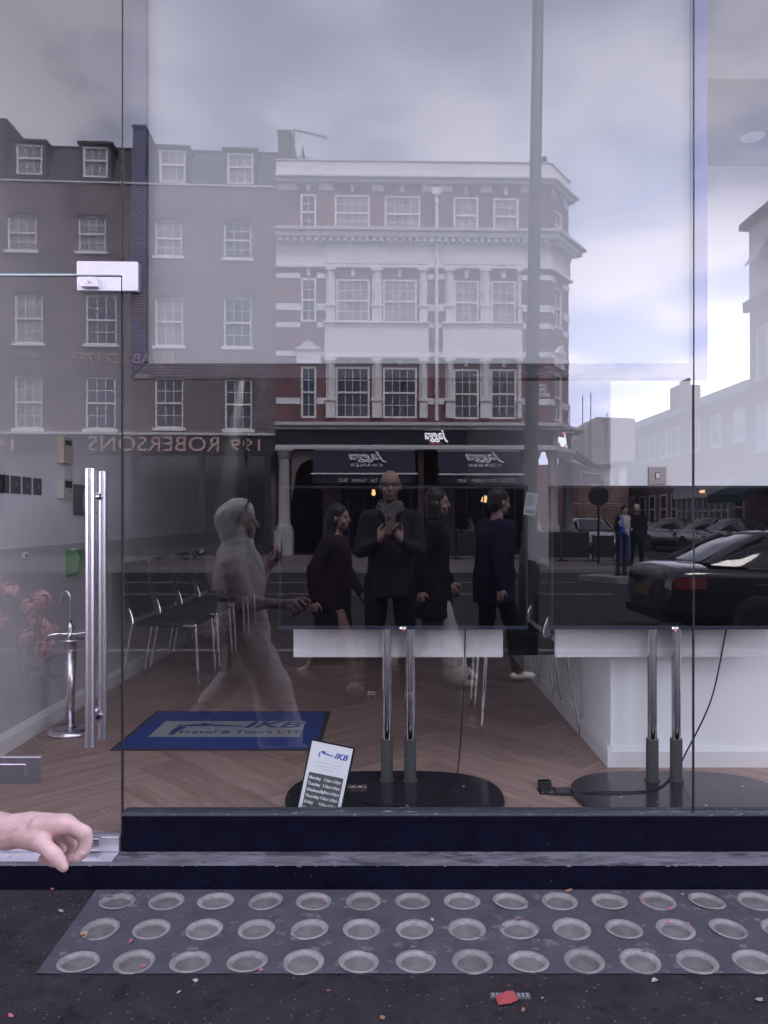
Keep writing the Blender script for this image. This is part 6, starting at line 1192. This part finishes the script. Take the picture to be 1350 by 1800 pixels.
b = B(); q = Euler((R_(20), R_(35), 0)).to_matrix(); b.ell(HV(107, 1517, 1.1755), (.0072, .0018, .0048), 12, 8, q); b.build('thumb_nail', mat('nail', (0.74, 0.56, 0.54), 0.25), wo, smooth=True)
b = B(); b.ell(HV(144, 1500, 1.1885), (.0050, .0016, .0062), 12, 8, Euler((0, R_(35), 0)).to_matrix()); b.build('finger_nail', MATS['nail'], wo, smooth=True)
eye = MATS['dark_eye']
for k in (-1, 1): b = B(); b.ell(hc - HB + vv(.073, .03 * k, .012), (.008, .012, .006), 8, 6); b.build('eye', eye, wo, smooth=True)
HIJ = mat('pale_veil_cloth', (0.92, 0.89, 0.87), 0.85, bump=0.7, bscale=9, stretch=(1.6, 1.6, 1.0)); BLO = mat('dusty_pink_blouse', (0.84, 0.68, 0.68), 0.85, bump=0.9, bscale=8, stretch=(1.8, 1.8, 0.8)); TRO = mat('cream_wide_trousers', (0.90, 0.82, 0.79), 0.88, bump=1.0, bscale=7, stretch=(2.6, 2.6, 0.45))
def we(c, r): return ('e', vv(*c) - HB, r)
blob('veil', [we((-.915, 1.1, 1.345), (.105, .092, .098)), we((-.955, 1.1, 1.31), (.098, .095, .105)), we((-.935, 1.1, 1.235), (.095, .09, .09)), ('l', [(W(-.915, 1.1, 1.03), .13, .175), (W(-.915, 1.1, 1.10), .125, .15), (W(-.915, 1.1, 1.16), .10, .105), (W(-.91, 1.1, 1.20), .09, .09)]), ('c', [(W(-.86, 1.15, 1.17), .035), (W(-.80, 1.13, 1.06), .04), (W(-.775, 1.12, .99), .03)])], .007, HIJ, wo, smooth=7, fold=.022)
b = B(); b.tube(spline([W(-.865, 1.1 + .098, 1.36), W(-.885, 1.1 + .105, 1.33), W(-.90, 1.1 + .10, 1.29)]), .006, 6); b.tube(spline([W(-.85, 1.19, 1.375), W(-.84, 1.1, 1.435), W(-.85, 1.01, 1.375)]), .007, 6); b.build('hair_band', BLACKP, wo, smooth=True)
cuff = elL.lerp(wr, .36)
blob('blouse', [('l', [(W(-.885, 1.1, .60), .17, .20), (W(-.89, 1.1, .72), .155, .185), (W(-.895, 1.1, .84), .135, .165), (W(-.905, 1.1, .95), .165, .19), (W(-.915, 1.1, 1.05), .14, .18), (W(-.92, 1.1, 1.12), .075, .09)]), ('c', [(W(-.92, 1.12, 1.05), .08), (shL - HB, .078), (shL.lerp(elL, .6) - HB, .078), (elL - HB, .074), (cuff - HB, .052)]), ('c', [(W(-.92, 1.08, 1.05), .08), (shR - HB, .075), (elR - HB, .07), (elR.lerp(wrR, .75) - HB, .046)])], .008, BLO, wo, smooth=6, fold=.03)
blob('belt', [('l', [(W(-.893, 1.1, .83), .146, .176), (W(-.894, 1.1, .862), .146, .176)])], .008, BLACKP, wo, smooth=2)
blob('trousers', [('c', [(W(-.88, 1.1, .70), .13), (W(-.85, 1.16, .62), .12), (W(-.71, 1.16, .36), .115), (W(-.645, 1.16, .06), .125)]), ('l', [(W(-.655, 1.16, -.02), .135, .12), (W(-.66, 1.16, .15), .125, .11)]), ('c', [(W(-.88, 1.04, .64), .12), (W(-.935, 1.04, .37), .10), (W(-1.09, 1.04, .20), .075)])], .008, TRO, wo, smooth=6, fold=.03)
for (x, y, z), pit in (((-.65, 1.16, .0), 0.0), ((-1.14, 1.04, .15), .9)):
    M = Matrix.Rotation(pit, 3, 'Y'); a = W(x, y, z); blob('shoe', [('c', [(a + M @ vv(-.03, 0, -.03), .032), (a + M @ vv(.06, 0, -.035), .034), (a + M @ vv(.14, 0, -.04), .026)])], .008, S_WHT, wo, smooth=3)
b = B(); b.box((-.036, -.004, -.075), (.036, .004, .075)); o = b.build('phone', mat('pink_phone', (0.45, 0.28, 0.30), 0.3), bevel=.006); o.matrix_world = Matrix.Translation(vv(-.665, 1.0, 1.115)) @ Euler((0, R_(50), R_(80))).to_matrix().to_4x4(); tag(o, 'pinkish phone held by the veiled woman', 'phone')
b = B(); b.box((-.031, .0042, -.068), (.031, .005, .068)); b.build('screen', SCREEN, o)

# passers-by behind the photographer
def at(px, D): y = 2 * G - D; return ((px - PX0) * D / F, y, zg(y))
person('dark haired woman in plum coat and long skirt walking behind the photographer', at(585, 6.5), R_(15), 1.57, walk(.24, .2), dict(top=C_BRN, bottom=C_BLK, shoe=S_BEI, hair=C_HAIR, hair_style='long', skirt=.28, coat_r=1.12, hem=.78, fold=.03), .014)
person('woman in black coat and pale wide trousers behind the photographer', at(757, 6.75), R_(5), 1.72, walk(.22, .16), dict(top=C_BLK, bottom=C_WHT, shoe=S_BEI, hair=C_HAIR, hair_style='bob', coat_r=1.15, hem=.62, flare=1.25, leg_r=1.15, leg_b=1.7, top_name='coat', fold=.025), .014)
person('man in navy jacket and white trainers walking away behind the lamp post', at(868, 6.95), R_(-25), 1.74, walk(.2, .18), dict(top=C_NAVY, bottom=C_BLK, shoe=S_WHT, hair=C_HAIR, coat_r=1.2, hem=.72, fold=.025), .014)
# two people on the far pavement
def far(px, D, z=ZF): return ((px - PX0) * D / F, 2 * G - D, z)
J = stand(); J.update(wrR=(.2, -.12, 1.05), elR=(.0, -.24, 1.13))
m1 = person('man in dark cap and white shirt with blue bag on the far pavement', far(1097, 22.2), R_(75), 1.72, J, dict(top=C_WHT, bottom=C_DEN, shoe=S_BLK, hair=C_BLK, hem=.88, hands=False), .016)
s = 1.72 / 1.75; blob('open_jacket', [('l', [(vv(-.04, 0, .84) * s, .14, .215), (vv(-.04, 0, 1.2) * s, .135, .2), (vv(-.02, 0, 1.42) * s, .11, .19)]), ('c', [(vv(0, .19, 1.40) * s, .082), (vv(-.03, .25, 1.14) * s, .066), (vv(.05, .24, .9) * s, .05)]), ('c', [(vv(0, -.19, 1.40) * s, .082), (vv(.0, -.24, 1.13) * s, .066), (vv(.17, -.14, 1.06) * s, .05)])], .016, C_BLK, m1)
b = B(); b.prism([(-.15, 0), (.15, 0), (.13, .34), (-.13, .34)], lambda a, c, d: (d, a, c), -.05, .05); o = b.build('shoulder_bag', mat('bright_blue_bag', (0.02, 0.06, 0.42), 0.6), loc=(far(1092, 22)[0], far(1092, 22)[1] + .1, ZF + .80), bevel=.02); tag(o, 'bright blue shopping bag carried by the man in the cap', 'bag'); b = B(); b.tube(spline([(0, -.08, .34), (0, -.05, .6), (0, .05, .6), (0, .08, .34)]), .012, 6); b.build('strap', MATS['bright_blue_bag'], o)
person('grey haired person in a long dark coat on the far pavement', far(1119, 22.4), R_(100), 1.76, stand(), dict(top=C_BLK, bottom=C_BLK, shoe=S_BLK, hair=C_GRY, coat_r=1.18, hem=.6, hands=False), .016)
# two diners seated behind the restaurant glass
for px, lb, rz in ((793, 'seated diner in white shirt at the restaurant window', 0), (828, 'seated diner in pale top farther along the restaurant window', 170)):
    J = stand(); J = {k: ((v[0], v[1], v[2] - .42) if isinstance(v, tuple) else v) for k, v in J.items()}
    for k, sg in (('L', 1), ('R', -1)): J['hip' + k] = (0, .1 * sg, .52); J['kn' + k] = (.42, .12 * sg, .52); J['an' + k] = (.42, .12 * sg, .1); J['wr' + k] = (.30, .12 * sg, .78); J['el' + k] = (.08, .24 * sg, .74)
    x, y, z = far(px, 29.6); person(lb, (x, y, ZF + .12), R_(rz), 1.75, J, dict(top=C_WHT, bottom=C_BLK, shoe=S_BLK, hair=C_HAIR, hem=.44, hands=False), .018)
    b = B(); b.box((-.22, -.22, .42), (.22, .22, .47)); b.box((-.24, -.2, .47), (-.2, .2, .95))
    for a in (-.19, .19):
        for c in (-.19, .19): b.cyl((a, c, 0), (a, c, .42), .02, n=6)
    o = b.build('dining_chair', BLACKP, loc=(x, y, ZF), rotz=R_(rz)); tag(o, 'dark dining chair under the %s' % ('white-shirted diner' if rz == 0 else 'pale-topped diner'), 'chair')

# pink flowering plant on the pavement by the kerb-side wall (seen only in the door glass)
FL = at(38, 5.55); PT = empty('flowering_plant', FL); tag(PT, 'pink flowering potted plant reflected in the glass door', 'plant')
b = B(); b.lathe((0, 0, 0), [(.13, 0), (.17, .24), (.18, .25), (.18, .28), (.15, .28), (.14, .2)], 20); b.build('pot', mat('grey_pot', (0.10, 0.09, 0.10), 0.7), PT, smooth=True)
PK = mat('pink_bloom', (0.88, 0.42, 0.52), 0.6, var=0.2, vscale=20); GL = mat('dull_leaf', (0.05, 0.075, 0.04), 0.6, var=0.2); rg = random.Random(11)
b = B()
for k in range(9):
    a = rg.uniform(0, 6.28); top = vv(rg.uniform(-.2, .2), rg.uniform(-.15, .15), rg.uniform(.5, .95)); b.tube(spline([(0, 0, .22), (top.x * .4, top.y * .4, top.z * .5), tuple(top)], 4), .007, 5)
b.build('stems', GL, PT)
for k in range(9):
    c = vv(rg.uniform(-.24, .22), rg.uniform(-.12, .12), .50 + .055 * k); b = B()
    for j in range(46):
        d = vv(rg.gauss(0, 1), rg.gauss(0, 1), rg.gauss(0, .8)).normalized() * rg.uniform(.04, .085); p = c + d; u = d.orthogonal().normalized() * .02; w2 = d.cross(u).normalized() * .02
        b.add([p - u, p + w2 * .8, p + u, p - w2 * .8, p + d.normalized() * .004], [(0, 1, 4), (1, 2, 4), (2, 3, 4), (3, 0, 4)])
    b.build('bloom', PK, PT)
for k in range(26):
    a = rg.uniform(0, 6.28); r = rg.uniform(.05, .24); p = vv(r * math.cos(a), r * math.sin(a), rg.uniform(.2, .42)); d = vv(math.cos(a), math.sin(a), rg.uniform(-.4, .3)); sd = d.orthogonal().normalized(); b = B(); b.add([p, p + d * .06 + sd * .04, p + d * .14, p + d * .06 - sd * .04, p + d * .06 + vv(0, 0, .012)], [(0, 1, 4), (1, 2, 4), (2, 3, 4), (3, 0, 4)]); b.build('leaf', GL, PT)
